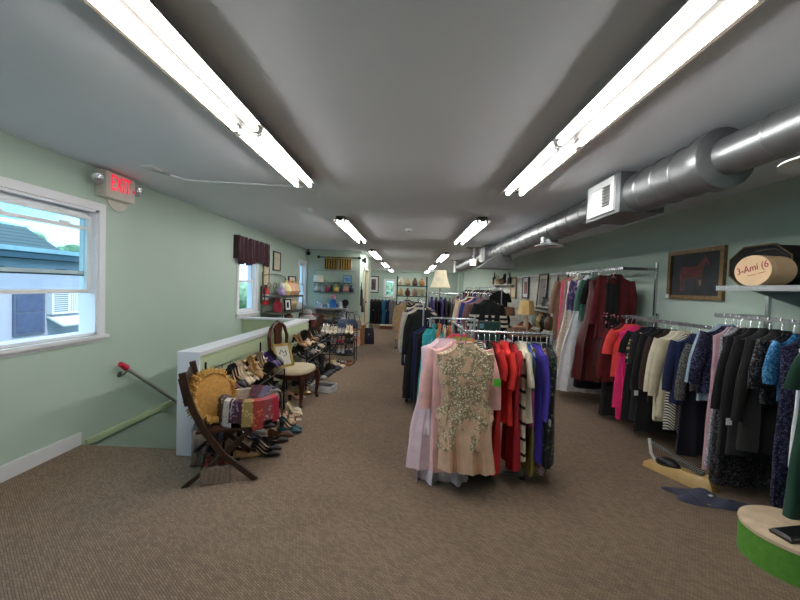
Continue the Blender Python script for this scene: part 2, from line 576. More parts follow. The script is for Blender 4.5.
# ---------------------------------------------------------------- duct with its vents
def ring(x, y, z, r, n=28):
    return [(x + r * math.cos(2 * PI * j / n), y, z + r * math.sin(2 * PI * j / n)) for j in range(n)]
DX, DZ = 1.77, 2.305
duct = thing('ventilation_duct', 'long round galvanised steel duct hung below the ceiling on the right', 'duct', (0, 0, 0))
b = MB()
b.loft([ring(DX, -1.7, DZ, .108), ring(DX, 2.2, DZ, .108)])
b.build('narrow_section', M_STEEL, duct)
b = MB()
b.loft([ring(DX, 2.14, DZ, .112), ring(DX, 2.17, DZ, .172), ring(DX, 2.25, DZ, .176), ring(DX, 2.28, DZ, .157), ring(DX, 2.92, DZ, .153)])
b.build('wide_section', M_STEEL, duct)
for y, r in [(y, .109) for y in (.75, 1.2, 1.55, 1.85)] + [(y, .155) for y in (2.42, 2.6, 2.78)] + [(3.7 + .28 * k, .143) for k in range(35)]:
    MB().loft([ring(DX, y - .008, DZ, r), ring(DX, y, DZ, r + .006), ring(DX, y + .008, DZ, r)]).build('seam_ring', M_STEEL, duct)
b = MB()
b.loft([ring(DX, 3.46, DZ, .143), ring(DX, 13.5, DZ, .14)])
b.build('far_section', M_STEEL, duct)
def ventbox(y0, y1):
    bx = MB().box((DX - .17, y0, DZ - .155), (DX + .17, y1, DZ + .155)).build('register_box', M_STEEL, duct, False)
    x = DX - .17
    f = MB()
    ya, yb, za, zb = y0 + .06, y1 - .06, DZ - .13, DZ + .14
    f.box((x - .02, ya, za), (x, ya + .05, zb)).box((x - .02, yb - .05, za), (x, yb, zb)).box((x - .02, ya + .05, za), (x, yb - .05, za + .05)).box((x - .02, ya + .05, zb - .05), (x, yb - .05, zb))
    f.box((x - .014, ya + .19, za + .05), (x, yb - .05, zb - .05))
    f.build('register_frame', M_WHITE, bx, False)
    for k in range(7):
        z = za + .065 + k * .025
        MB().box((x - .012, ya + .05, z), (x - .004, ya + .19, z + .008), ry=.5).build('louvre', mat('grey_louvre', (140, 140, 134), .5), bx, False)
ventbox(2.92, 3.46)
ventbox(8.0, 8.6)
def diffuser(y, x=DX - .02):
    s = MB().cyl((x, y, DZ - .1), (x, y, DZ - .2), .10, 20)
    n = s.build('drop_collar', M_STEEL, duct)
    MB().lathe([(.10, 0), (.105, -.01), (.17, -.03), (.175, -.04), (.11, -.034), (.10, -.02)], (x, y, DZ - .175), 24, cap0=False, cap1=False).build('diffuser_ring', M_WHITE, n)
    MB().lathe([(.02, -.012), (.085, -.02), (.085, -.026), (.02, -.03)], (x, y, DZ - .175), 20).build('diffuser_disc', M_STEELD, n)
diffuser(1.60)
diffuser(4.75)
diffuser(7.8)
# sheet metal hopper hanging behind the duct
hx, hy, hz = 1.80, 6.9, 1.94
hp = MB().loft([[(hx + x, hy + y, hz + z) for x, y, z in r] for r in ([(-.5, -.1, 0), (.12, -.1, 0), (.12, .45, 0), (-.5, .45, 0)], [(-.5, -.1, .012), (.12, -.1, .012), (.12, .45, .012), (-.5, .45, .012)],
           [(-.1, .05, .3), (.03, .05, .3), (.03, .3, .3), (-.1, .3, .3)])]).build('hopper', M_STEELD, duct, False)
MB().box((hx - .52, hy - .12, hz - .012), (hx + .14, hy + .47, hz + .002)).build('bottom_flange', M_STEEL, hp, False)
t = thing('hanging_strut', 'white hanging strut with small lamp box below ceiling plate beside duct', 'light fitting', (1.46, 8.6, ZC))
MB().box((-.16, -.12, -.02), (.14, .12, 0)).build('ceiling_plate', M_STEELD, t, False)
MB().box((-.02, -.02, -.3), (.02, .02, -.02)).build('rod', M_WHITE, t, False)
MB().box((-.07, -.05, -.42), (.05, .05, -.29)).build('lamp_box', mat('lit_lamp_box', (255, 240, 214), .4, emit=1.6, var=0), t, False)
t = thing('hanging_strut', 'farther white hanging strut with bracket below ceiling beside the duct', 'light fitting', (1.5, 12.5, ZC))
MB().box((-.1, -.1, -.02), (.1, .1, 0)).build('ceiling_plate', M_STEELD, t, False)
MB().box((-.03, -.02, -.42), (.03, .02, -.02)).build('rod', M_WHITE, t, False)
# ---------------------------------------------------------------- outside the left windows
M_STUCCO = mat('white_stucco', (176, 176, 192), .85, var=.05, scale=4)
t = thing('neighbour_building', 'white flat-roofed building with grey-blue window just outside the near window', 'building', (-6.0, 2.0, -3.0))
MB().box((-3, 0, 0), (0, 6.9, 4.75)).build('wall', M_STUCCO, t, False)
MB().box((-3.1, -.1, 4.76), (.16, 7.1, 4.86)).build('fascia', mat('slate_grey_fascia', (74, 92, 108), .6), t, False)
MB().box((-3.1, -.1, 4.86), (.18, 7.1, 4.93)).build('roof_edge', mat('pale_blue_coping', (170, 190, 204), .6), t, False)
w = MB().box((-.02, 3.45, 3.56), (.03, 3.93, 4.26)).build('window_frame', mat('slate_blue_frame', (92, 98, 120), .5), t, False)
MB().box((.02, 3.49, 3.60), (.035, 3.89, 3.9)).build('lower_pane', mat('dark_blue_pane', (84, 92, 122), .25), w, False)
MB().box((.02, 3.49, 3.93), (.035, 3.89, 4.22)).build('upper_pane', mat('dark_blue_pane', (84, 92, 122), .25), w, False)
l = MB().box((0, 3.98, 3.86), (.10, 4.55, 4.24)).build('lattice_box', M_WHITE, t, False)
MB().box((.098, 4.02, 3.9), (.105, 4.27, 4.2)).build('lattice_panel', mat('grey_lattice', (120, 124, 134), .7, kind='stripe', rgb2=(206, 208, 214), scale=9, axis='Z'), l, False)
MB().box((.098, 4.31, 3.9), (.105, 4.52, 4.2)).build('lattice_panel', mat('grey_lattice_b', (150, 154, 160), .7, kind='stripe', rgb2=(226, 228, 232), scale=9, axis='Y'), l, False)
MB().box((-.05, 3.98, 3.74), (.32, 4.55, 3.77), ry=.45).build('awning', M_WHITE, t, False)
t = thing('neighbour_house', 'house with grey shingled gable roof beyond the flat white building', 'house', (-12, 7.6, -3))
MB().box((-5, .2, 0), (0, 4.5, 5.35)).build('wall', M_STUCCO, t, False)
MB().loft([[(.3, -.1, 5.3), (.3, 4.7, 5.3), (.3, 3.4, 5.95), (.3, 1.2, 5.95)], [(-5.3, -.1, 5.3), (-5.3, 4.7, 5.3), (-5.3, 3.4, 5.95), (-5.3, 1.2, 5.95)]]).build('roof', mat('grey_shingles', (132, 134, 136), .9, kind='stripe', rgb2=(116, 118, 122), scale=3.2), t, False)
MB().cyl((.1, 3.65, 5.6), (.1, 3.65, 6.1), .04, 8).build('vent_pipe', M_WHITE, t)
M_LEAF = mat('tree_leaves', (112, 134, 100), .9, scale=6, var=.5, bump=.9, bscale=8)
M_LEAF2 = mat('bright_tree_leaves', (142, 162, 128), .9, scale=6, var=.5, bump=.9, bscale=8)
M_BARK = mat('tree_bark', (82, 66, 52), .9, kind='wood', rgb2=(60, 48, 40), scale=8)
def tree(x, y, z0, h, r, m, label):
    t = thing('tree', label, 'tree', (x, y, z0))
    MB().tube([(0, 0, 0), (.1, .05, h * .4), (0, 0, h * .7)], [.22, .18, .1], 8).build('trunk', M_BARK, t)
    rr = random.Random(int(x * 31 + y * 17))
    b = MB()
    for k in range(46):
        a, e, q = rr.uniform(0, 2 * PI), rr.uniform(-.8, 1), rr.uniform(.45, 1)
        c = (r * q * math.cos(a) * math.sqrt(1 - min(1, e * e)), r * q * math.sin(a) * math.sqrt(1 - min(1, e * e)), h * .68 + h * .32 * e * q)
        s = r * rr.uniform(.16, .32)
        b.ball(c, s, s * rr.uniform(.8, 1.2), s * rr.uniform(.6, 1), 9, 6)
    o = b.build('foliage', m, t)
    o['kind'] = 'stuff'
tree(-20, 14.4, -3, 7.2, 1.9, M_LEAF, 'dark green tree left of the shingled roof outside the near window')
tree(-19.5, 18.3, -3, 7.0, 1.9, M_LEAF2, 'bright green tree right behind the shingled roof ridge outside')
tree(-20, 22.2, -3, 6.7, 1.9, M_LEAF, 'green tree at right side of the near window view')
tree(-8.5, 17.0, -3, 5.0, 2.0, M_LEAF2, 'bright leafy tree outside the window under the purple valance')
tree(-13.0, 36.0, -3, 5.0, 1.8, M_LEAF2, 'leafy tree outside the narrow window beside the partition')
tree(-2.9, 36.0, -3, 5.2, 2.2, M_LEAF, 'tree outside the window in the far back wall')
g = MB().box((-40, -10, -3.2), (-3.1, 45, -3.0)).build('ground', mat('lawn', (104, 128, 84), .95, var=.2, scale=2), None, False)
struct(g)

# ---------------------------------------------------------------- left wall things
def text_mesh(body, size, ext):
    cu = bpy.data.curves.new('text', 'FONT')
    cu.body = body
    cu.size = size
    cu.extrude = ext
    cu.align_x = 'CENTER'
    cu.align_y = 'CENTER'
    o = bpy.data.objects.new('text', cu)
    me = bpy.data.meshes.new_from_object(o)
    bpy.data.objects.remove(o)
    return me
t = thing('exit_sign', 'lit red exit sign with twin emergency lamps high on the left wall', 'exit sign', (XL, 3.52, 2.37))
MB().box((0, -.18, -.12), (.085, .18, .12)).box((.085, -.178, -.118), (.10, .178, .118)).build('sign_housing', mat('warm_white_plastic', (214, 206, 196), .5, var=.03), t, False)
me = text_mesh('EXIT', .205, .003)
me.materials.append(mat('lit_red_letters', (255, 22, 60), .4, emit=.62, var=0))
o = bpy.data.objects.new('exit_lettering', me)
COL.objects.link(o)
o.parent = t
o.location = (.1015, -.005, .015)
o.rotation_euler = (PI / 2, 0, PI / 2)
o.scale = (.58, 1, 1)
MB().prism([(0, .02), (.022, 0), (0, -.02)], (.1, .152, -.005), 0, .004, 'yz').build('arrow', mat('lit_red_letters', (255, 30, 70)), t, False)
for sy in (-1, 1):
    h = MB().lathe([(.015, 0), (.045, .02), (.052, .05), (.05, .06)], (0, 0, 0), 18, axis='x').build('emergency_lamp', mat('grey_lamp_shell', (176, 178, 180), .35), t, loc=(.045, sy * .225, .03), rot=(0, .25, sy * .35 - .2))
    MB().lathe([(.001, .056), (.045, .062), (.0, .066)], (0, 0, 0), 16, axis='x').build('lens', M_CHROME, h)
    MB().cyl((.0, 0, 0), (-.005, -sy * .06, .0), .012, 8).build('lamp_arm', M_WHITE, h)
t = MB().lathe([(.145, 0), (.145, .008), (.138, .012)], (0, 0, 0), 30, axis='x').build('wall_plate', mat('warm_white_plastic', (214, 206, 196)), loc=(XL, 3.60, 2.30))
tag(t, 'round off-white wall plate peeking out below the exit sign', 'wall plate')
t = thing('handrail', 'grey metal stair handrail with red end cap on the left wall', 'handrail', (XL + .075, 3.6, .63))
MB().tube([(0, 0, 0), (0, .87, -.63), (0, 2.6, -1.9)], .021, 10).build('rail', mat('grey_painted_rail', (164, 164, 160), .5, .1), t)
MB().tube([(0, -.035, .025), (0, .045, -.032)], [.024, .032], 12).build('end_cap', mat('red_rubber', (206, 40, 66), .5), t)
for y in (.06, 1.9):
    br = MB().tube([(0, y, -.72 * y - .02), (-.03, y - .01, -.72 * y - .06), (-.073, y - .01, -.72 * y - .06)], .008, 8).build('bracket', M_STEELD, t)
    MB().lathe([(.03, 0), (.03, .006)], (-.075, y - .01, -.72 * y - .06), 12, axis='x').build('rosette', M_STEELD, br)
# valance over the second window
M_PLUM = mat('dark_plum_cloth', (62, 32, 42), .9, scale=30, var=.25, sheen=.3)
t = thing('window_valance', 'dark plum scalloped curtain valance over the second left window', 'valance', (XL, 6.7, 2.28))
rows = []
for i in range(15):
    v = i / 14
    row = []
    for j in range(81):
        u = j / 80
        y = -.68 + 1.36 * u
        drop = .40 + .05 * abs(math.sin(PI * u * 5)) + .04 * math.sin(7 * u)
        z = -drop * v
        x = .075 + (.012 + .03 * v) * math.sin(u * 2 * PI * 9 + .7 * math.sin(3 * v)) + .012 * math.sin(u * 37)
        row.append((x, y, z))
    rows.append(row)
MB().loft(rows, False, False, False).build('pleated_cloth', M_PLUM, t)
for yy in (-.68, .68):
    MB().box((0, yy - .004, -.38), (.08, yy + .004, 0)).build('side_return', M_PLUM, t, False)
MB().cyl((.05, -.68, -.01), (.05, .68, -.01), .012, 10).build('valance_rod', M_WHITE, t)

def picture(name, label, loc, w, h, rot, frame, matte, art, fw=.03, mw=.05, d=.025, cat='picture', extra=None):
    # frame in local xz, facing local -y, back at y=0
    t = thing(name, label, cat, loc, rot=rot)
    f = MB()
    for lo, hi in (((-w / 2, -d, -h / 2), (-w / 2 + fw, 0, h / 2)), ((w / 2 - fw, -d, -h / 2), (w / 2, 0, h / 2)),
                   ((-w / 2 + fw, -d, h / 2 - fw), (w / 2 - fw, 0, h / 2)), ((-w / 2 + fw, -d, -h / 2), (w / 2 - fw, 0, -h / 2 + fw))):
        f.box(lo, hi)
    f.build('picture_frame', frame, t, False)
    MB().box((-w / 2 + fw, -.012, -h / 2 + fw), (w / 2 - fw, -.002, h / 2 - fw)).build('mat_board', matte, t, False)
    if art:
        MB().box((-w / 2 + fw + mw, -.016, -h / 2 + fw + mw), (w / 2 - fw - mw, -.011, h / 2 - fw - mw)).build('print', art, t, False)
    return t
M_TANF = mat('tan_wood_frame', (168, 140, 98), .5, kind='wood', rgb2=(140, 112, 74), scale=20)
M_DARKF = mat('dark_frame', (44, 36, 32), .4)
M_IVORY = mat('ivory_paper', (212, 202, 178), .8, var=.04)
M_SCROLL = mat('scroll_print', (206, 192, 164), .8, kind='floral', rgb2=(168, 132, 108), rgb3=(120, 96, 110), scale=9)
M_SKETCH = mat('faint_sketch', (206, 198, 176), .8, kind='floral', rgb2=(186, 176, 156), rgb3=(140, 134, 120), scale=14)
RL = (0, 0, PI / 2)      # faces +X, hung on the left wall
RRT = (0, 0, -PI / 2)    # faces -X, hung on the right wall
picture('wall_picture', 'tall narrow tan framed scroll picture beside the plum valance', (XL + .001, 7.40, 1.72), .30, .62, RL, M_TANF, M_IVORY, M_SCROLL, .02, .06)
picture('wall_picture', 'dark framed sketch on cream mat above the metal baker rack', (XL + .001, 7.98, 1.985), .44, .42, RL, M_DARKF, M_IVORY, M_SKETCH, .03, .08)
t = thing('fire_extinguisher', 'red fire extinguisher hanging on the wall under the tall picture', 'fire extinguisher', (XL + .09, 7.20, 1.08))
MB().lathe([(.055, 0), (.064, .01), (.064, .27), (.05, .31), (.02, .33), (.02, .35)]).build('cylinder', mat('red_enamel', (190, 30, 32), .35), t)
MB().lathe([(.0655, .10), (.0655, .2)], cap0=False, cap1=False).build('label_band', M_WHITE, t)
MB().box((-.02, -.02, .345), (.02, .02, .38)).box((-.012, -.09, .375), (.012, .05, .392)).build('valve_handle', M_BLACKP, t, False)
MB().tube([(0, -.02, .36), (0, -.09, .33), (.01, -.085, .2), (.01, -.078, .06)], .011, 8).build('hose', M_BLACKP, t)
MB().box((-.088, -.03, .02), (-.06, .03, .36)).build('wall_bracket', M_BLACKM, t, False)
t = thing('security_camera', 'small black camera mounted in the ceiling corner by the partition', 'camera', (XL + .06, 10.28, 2.38))
MB().lathe([(.03, -.05), (.055, -.02), (.055, .04), (.03, .06)], axis='y').build('housing', M_BLACKP, t)
MB().cyl((0, 0, .05), (0, 0, .12), .015, 8).build('mount', M_BLACKP, t)

# baker's rack with its bric-a-brac
BRX, BRY0, BRY1 = -2.46, 6.86, 8.35
M_PEWTER = mat('pewter_metal', (104, 100, 88), .5, .5)
t = thing('bakers_rack', 'pewter metal bakers rack against left wall beyond the extinguisher', 'rack', (XL + .02, 7.15, 0))
for (px, py, h) in ((.02, 0, 1.72), (.02, 1.35, 1.62), (.43, 0, 1.27), (.43, 1.35, 1.27)):
    MB().tube([(px, py, 0), (px, py, h)], .013, 8).build('post', M_PEWTER, t)
for z in (.45, .92, 1.25):
    b = MB().box((.01, -.01, z), (.44, 1.36, z + .012)).box((.425, -.01, z - .025), (.44, 1.36, z + .02)).box((.01, -.015, z - .02), (.44, -.005, z + .015))
    b.build('shelf', M_PEWTER, t, False)
MB().tube([(.02, 0, 1.68)] + [(.02, .675 - .675 * math.cos(PI * k / 12), 1.62 + .08 * math.sin(PI * k / 12)) for k in range(1, 12)] + [(.02, 1.35, 1.62)], .009, 6).build('arched_back', M_PEWTER, t)
for yc in (.33, .68, 1.02):
    MB().tube([(.02, yc + .12 * math.cos(a * PI / 8) * (1 - a / 26), 1.42 + .12 * math.sin(a * PI / 8) * (1 - a / 26)) for a in range(18)], .006, 6).build('scroll', M_PEWTER, t)
def vase(name, label, cat, loc, prof, m, extra=None, group=None):
    t = thing(name, label, cat, loc, group=group)
    MB().lathe(prof).build('body', m, t)
    if extra:
        extra(t)
    return t
C = lambda n, rgb, **k: mat(n, rgb, **k)
def plush(name, label, loc, m, m2, s=.1):
    t = thing(name, label, 'soft toy', loc)
    MB().ball((0, 0, s * .9), s * .8, s * .75, s * .9).build('body', m, t)
    h = MB().ball((0.02, 0, s * 2.1), s * .6).build('head', m2, t)
    for sy in (-1, 1):
        MB().ball((0, sy * s * .45, s * 2.65), s * .2, s * .2, s * .3).build('ear', m2, h)
        MB().ball((s * .5, sy * s * .45, s * .3), s * .45, s * .25, s * .25).build('foot', m, t)
    return t
plush('plush_rabbit', 'purple and white plush toy on the top shelf of the bakers rack', (-2.55, 7.35, 1.262), C('lilac_plush', (168, 146, 184)), C('white_plush', (222, 214, 214)), .095)
for k, (y, c, nm, w) in enumerate(((7.62, (214, 202, 140), 'yellow', .12), (7.85, (214, 164, 124), 'orange', .13), (8.08, (206, 156, 136), 'peach', .13), (8.3, (196, 166, 120), 'amber', .11))):
    q = thing('basket_gift', '%s wrapped gift basket on the top shelf of the bakers rack' % nm, 'gift basket', (-2.56, y, 1.262), group='gift baskets on the bakers rack')
    MB().lathe([(w * .6, 0), (w, .08), (w * 1.05, .1)], n=12).build('basket', C('gift_' + nm, c, kind='floral', rgb2=(216, 206, 186), rgb3=(150, 110, 100), scale=24), q)
    MB().lathe([(w, .1), (w * .8, .2), (.02, .27), (.05, .31)], n=12).build('wrapping', C('wrap_' + nm, tuple(min(255, v + 24) for v in c), rough=.3), q)
picture('tabletop_picture', 'small black framed photo standing at right end of the bakers rack', (-2.62, 8.22, 1.50), .22, .36, (-.12, 0, PI / 2 - .5), M_BLACKP, M_IVORY, M_SKETCH, .025, .04)
vase('red_jar', 'shiny red jar on the lower shelf of the bakers rack', 'jar', (-2.6, 7.28, .933), [(.06, 0), (.085, .05), (.085, .18), (.05, .22), (.055, .28)], C('red_glaze', (150, 40, 54), rough=.3), lambda t: MB().lathe([(.07, .28), (.04, .31), (.015, .34)]).build('lid', C('red_glaze', (0, 0, 0)), t))
picture('tabletop_picture', 'black and white framed photo on lower shelf beside red jar', (-2.55, 7.72, 1.06), .2, .25, (-.12, 0, PI / 2 - .4), M_BLACKP, M_WHITE, M_BLACKM, .02, .05)
vase('beige_bowl', 'beige round bowl on the lower shelf of the bakers rack', 'bowl', (-2.6, 8.1, .933), [(.05, 0), (.12, .06), (.16, .16), (.15, .165), (.1, .08)], C('beige_glaze', (204, 180, 142), rough=.4), lambda t: MB().ball((0, 0, .17), .13, .13, .08).build('filling', C('beige_fill', (220, 200, 160), var=.3, scale=40), t))
vase('tan_urn', 'tan urn on the bottom shelf of the bakers rack', 'urn', (-2.6, 8.0, .463), [(.08, 0), (.13, .1), (.12, .24), (.07, .3), (.1, .34)], C('tan_urn', (150, 120, 90)), lambda t: MB().lathe([(.1, .34), (.02, .4)]).build('lid', C('tan_urn', (0, 0, 0)), t))
vase('green_vase', 'green glazed vase on the bottom shelf of the bakers rack', 'vase', (-2.6, 7.5, .463), [(.06, 0), (.1, .1), (.09, .22), (.05, .28), (.07, .31)], C('green_glaze', (70, 100, 80), rough=.3), lambda t: MB().tube([(.09, 0, .2), (.13, 0, .2), (.12, 0, .1), (.09, 0, .1)], .01, 6).build('handle', C('green_glaze', (0, 0, 0)), t))

# partition wall: curtain, glass shelf, cabinet
PY = 10.35
t = thing('curtain_rod', 'dark curtain rod with finials high on the partition wall', 'curtain rod', (-1.97, PY - .09, 2.29))
MB().cyl((-.54, 0, 0), (.54, 0, 0), .013, 10).build('rod', M_BLACKM, t)
for sx in (-1, 1):
    MB().ball((sx * .57, 0, 0), .045, .04, .04).build('finial', M_BLACKM, t)
    MB().cyl((sx * .45, 0, 0), (sx * .45, .09, 0), .01, 8).build('bracket', M_BLACKM, t)
for half, (u0, u1) in (('left', (-.40, -.04)), ('right', (.0, .34))):
    q = thing('tab_curtain', '%s gold and brown striped tab curtain on the dark rod' % half, 'curtain', (-1.97, PY - .09, 2.28), group='gold tab curtains')
    rows = [[(u0 + (u1 - u0) * j / 40, .03 * math.sin(j * 2 * PI / 8) * (.5 + .5 * i / 5), -.03 - .30 * i / 5) for j in range(41)] for i in range(6)]
    MB().loft(rows, False, False, False).build('cloth', C('gold_brown_stripe', (176, 146, 74), kind='stripe', rgb2=(84, 56, 30), scale=4.5, axis='X', mix=.55), q)
    for k in range(5):
        x = u0 + (u1 - u0) * (k + .3) / 4.6
        MB().tube([(x, -.016, -.04), (x, -.02, .01), (x, 0, .022), (x, .02, .01), (x, .016, -.04)], .012, 6).build('tab', C('gold_cloth', (176, 146, 74)), q)
t = thing('glass_wall_shelf', 'two-tier glass shelf on brackets across the aqua partition wall', 'shelf', (-2.09, PY, 1.3))
for z in (.02, .26):
    MB().box((-.56, -.24, z), (.56, -.01, z + .012)).build('glass_shelf', M_CLEARGLASS, t, False)
    for sx in (-.4, .4):
        MB().tube([(sx, -.005, z - .02), (sx, -.2, z - .02), (sx, -.005, z - .1)], .008, 6).build('bracket', M_CHROME, t)
MB().tube([(-.57, -.02, .62), (.57, -.02, .62), (.57, -.02, .0), (-.57, -.02, .0), (-.57, -.02, .62)], .007, 6).build('wire_outline', M_CHROME, t)
S2, S1 = 1.573, 1.333
t = vase('lampshade', 'small white drum lampshade at left end of the glass shelf', 'lampshade', (-2.52, PY - .13, S2), [(.14, 0), (.13, .2)], C('white_shade', (226, 222, 206)), lambda t: MB().lathe([(.142, 0), (.142, .012)], cap0=False, cap1=False).build('rim', M_GOLDF, t))
q = thing('oval_tray', 'oval mirrored tray on the glass shelf beside white lampshade', 'tray', (-2.1, PY - .13, S2))
MB().lathe([(.17, .0), (.2, .01), (.21, .03), (.19, .025)], sx=1, sy=.5).build('tray', M_CHROME, q)
MB().tube([(-.2, 0, .03), (-.24, 0, .06), (-.2, 0, .08)], .008, 6).build('handle', M_CHROME, q)
picture('tabletop_picture', 'blue matted square picture at right end of the glass shelf', (-1.72, PY - .08, S2 + .115), .25, .22, (-.12, 0, 0), M_STEELD, C('sky_blue_paper', (130, 176, 214)), C('blue_print', (96, 140, 190), kind='floral', rgb2=(190, 210, 226), rgb3=(60, 90, 140), scale=16), .015, .04)
for k, (x, c, nm, s) in enumerate(((-2.55, (220, 216, 214), 'white', .09), (-2.4, (190, 190, 200), 'silver', .07), (-2.27, (190, 70, 90), 'rose', .07), (-2.15, (60, 66, 84), 'navy', .06), (-2.02, (222, 196, 110), 'yellow', .1), (-1.88, (80, 70, 120), 'violet', .07), (-1.74, (222, 150, 150), 'pink', .11), (-1.6, (50, 56, 80), 'dark blue', .08))):
    vase('figurine', '%s china ornament on the lower glass shelf' % nm, 'ornament', (x, PY - .13, S1), [(s * .7, 0), (s, .05), (s * .75, .11), (s * .3, .15)], C('china_' + nm, c, rough=.3), lambda t: MB().ball((0, 0, .17), s * .42).build('top', C('china_' + nm, c), t), 'ornaments on the lower glass shelf')
M_CABW = mat('grey_white_cabinet', (176, 180, 186), .55, var=.04)
t = thing('open_cabinet', 'low grey-white open shelf cabinet against the partition wall', 'cabinet', (-2.14, PY - .22, 0))
MB().box((-.42, -.2, 0), (-.38, .2, .86)).build('side_panel', M_CABW, t, False)
MB().box((.38, -.2, 0), (.42, .2, .86)).build('side_panel', M_CABW, t, False)
MB().box((-.46, -.24, .86), (.46, .21, .9)).build('top', M_CABW, t, False)
MB().box((-.38, .18, 0), (.38, .2, .86)).build('back_panel', M_CABW, t, False)
for z in (.06, .33, .58):
    MB().box((-.38, -.19, z), (.38, .18, z + .025)).build('shelf', M_CABW, t, False)
for k, (x, c, nm, h, r) in enumerate(((-.38, (180, 196, 214), 'pale blue', .14, .05), (-.27, (214, 216, 222), 'white', .12, .055), (-.16, (120, 160, 206), 'sky blue', .08, .06), (-.05, (206, 214, 222), 'frosted', .11, .04), (.17, (90, 130, 190), 'blue', .1, .045), (.27, (200, 206, 214), 'clear grey', .17, .06))):
    vase('glass_jar', '%s glass jar on top of the low grey cabinet' % nm, 'jar', (-2.14 + x, PY - .22 - .05 * (k % 2), .9), [(r, 0), (r, h * .8), (r * .6, h * .9), (r * .65, h)], C('jar_' + nm, c, rough=.2), lambda t: MB().lathe([(r * .7, h), (r * .5, h + .02)]).build('lid', M_CHROME, t), 'jars on the low cabinet')
vase('blue_candle_jar', 'tall blue jar with a pink lid on the low cabinet', 'jar', (-2.07, PY - .26, .9), [(.09, 0), (.09, .2), (.05, .24)], C('bright_blue_glass', (70, 130, 206), rough=.2), lambda t: MB().lathe([(.06, .24), (.07, .26), (.07, .32), (.03, .36)]).build('lid', C('pink_lid', (222, 150, 160)), t))
vase('black_clock', 'round black ornament at right end of the low cabinet', 'ornament', (-1.74, PY - .22, .9), [(.05, 0), (.06, .02), (.02, .05)], M_BLACKP, lambda t: MB().lathe([(.09, -.03), (.1, 0), (.09, .03)], (0, 0, .14), axis='y').build('disc', M_BLACKP, t))
for k, (x, z, c, nm) in enumerate(((-.22, .605, (206, 196, 176), 'cream'), (.02, .605, (150, 132, 96), 'tan'), (-.1, .355, (84, 84, 90), 'charcoal'), (.2, .355, (130, 130, 130), 'grey'))):
    q = MB().box((-.11, -.12, 0), (.11, .1, .06 + .02 * k)).box((-.12, -.13, .05 + .02 * k), (.12, .11, .075 + .02 * k)).build('storage_box', C('box_' + nm, c), loc=(-2.14 + x, PY - .22, z), smooth=False)
    tag(q, '%s lidded box on a shelf inside the low cabinet' % nm, 'box', 'boxes in the low cabinet')
# dark hangings on the partition's aisle face
for k, (y, z0, z1, nm) in enumerate(((10.62, .95, 1.62, 'nearer'), (10.9, .75, 1.35, 'farther'))):
    q = thing('hanging_bag', '%s narrow dark bag hanging on the partition corner by doorway' % nm, 'bag', (-1.39, y, z0), group='bags on the partition corner')
    MB().loft([[(0.005, -.1, 0), (.07, -.1, 0), (.07, .1, 0), (.005, .1, 0)], [(.005, -.07, z1 - z0 - .2), (.05, -.07, z1 - z0 - .2), (.05, .07, z1 - z0 - .2), (.005, .07, z1 - z0 - .2)]]).build('pouch', C('dark_olive_bag', (58, 54, 46)), q)
    MB().tube([(.02, -.06, z1 - z0 - .2), (.015, 0, z1 - z0), (.02, .06, z1 - z0 - .2)], .008, 6).build('strap', M_BLACKP, q)
t = thing('wall_spotlight', 'dark round wall fitting above the doorway in the partition', 'wall light', (-1.39, 10.75, 2.27))
MB().lathe([(.05, 0), (.05, .02)], axis='x').build('rose', M_BLACKP, t)
MB().lathe([(.03, .02), (.075, .06), (.08, .12)], axis='x').build('cup', M_BLACKP, t)
# scarf stand left of the cabinet
t = thing('scarf_stand', 'dark scarf stand by the half wall end near the cabinet', 'stand', (-2.36, 8.6, 0))
MB().lathe([(.2, 0), (.2, .02), (.03, .04)]).build('base', M_BLACKM, t)
MB().cyl((0, 0, .03), (0, 0, .86), .014, 8).build('pole', M_BLACKM, t)
MB().tube([(-.2, 0, .82), (0, 0, .86), (.2, 0, .82)], .01, 8).build('crossbar', M_BLACKM, t)
q = thing('sun_hat', 'pale grey floppy hat on the scarf stand', 'hat', (-2.35, 8.58, .76))
MB().lathe([(.22, -.06), (.16, .02), (.11, .05), (.1, .12), (.06, .16), (.0, .17)], cap0=False).build('crown_and_brim', C('grey_felt', (176, 172, 172)), q)
MB().lathe([(.112, .05), (.106, .08)], cap0=False, cap1=False).build('hat_band', C('lilac_band', (140, 132, 146)), q)
for k, (x, c, nm) in enumerate(((-.16, (96, 106, 92), 'grey-green'), (-.07, (176, 172, 140), 'pale olive'), (.07, (44, 34, 36), 'black'), (.15, (150, 66, 62), 'brick red'))):
    b = MB()
    b.loft([[(x - .035, -.03 - .01 * (i % 2), .84 - .62 * i / 8), (x + .035, -.035, .84 - .62 * i / 8), (x + .035, .03, .84 - .62 * i / 8), (x - .035, .03, .84 - .62 * i / 8)] for i in range(9)])
    q = b.build('scarf', C('scarf_' + nm, c), loc=(-2.36, 8.6, 0))
    tag(q, '%s scarf hanging from the dark scarf stand' % nm, 'scarf', 'scarves on the stand')

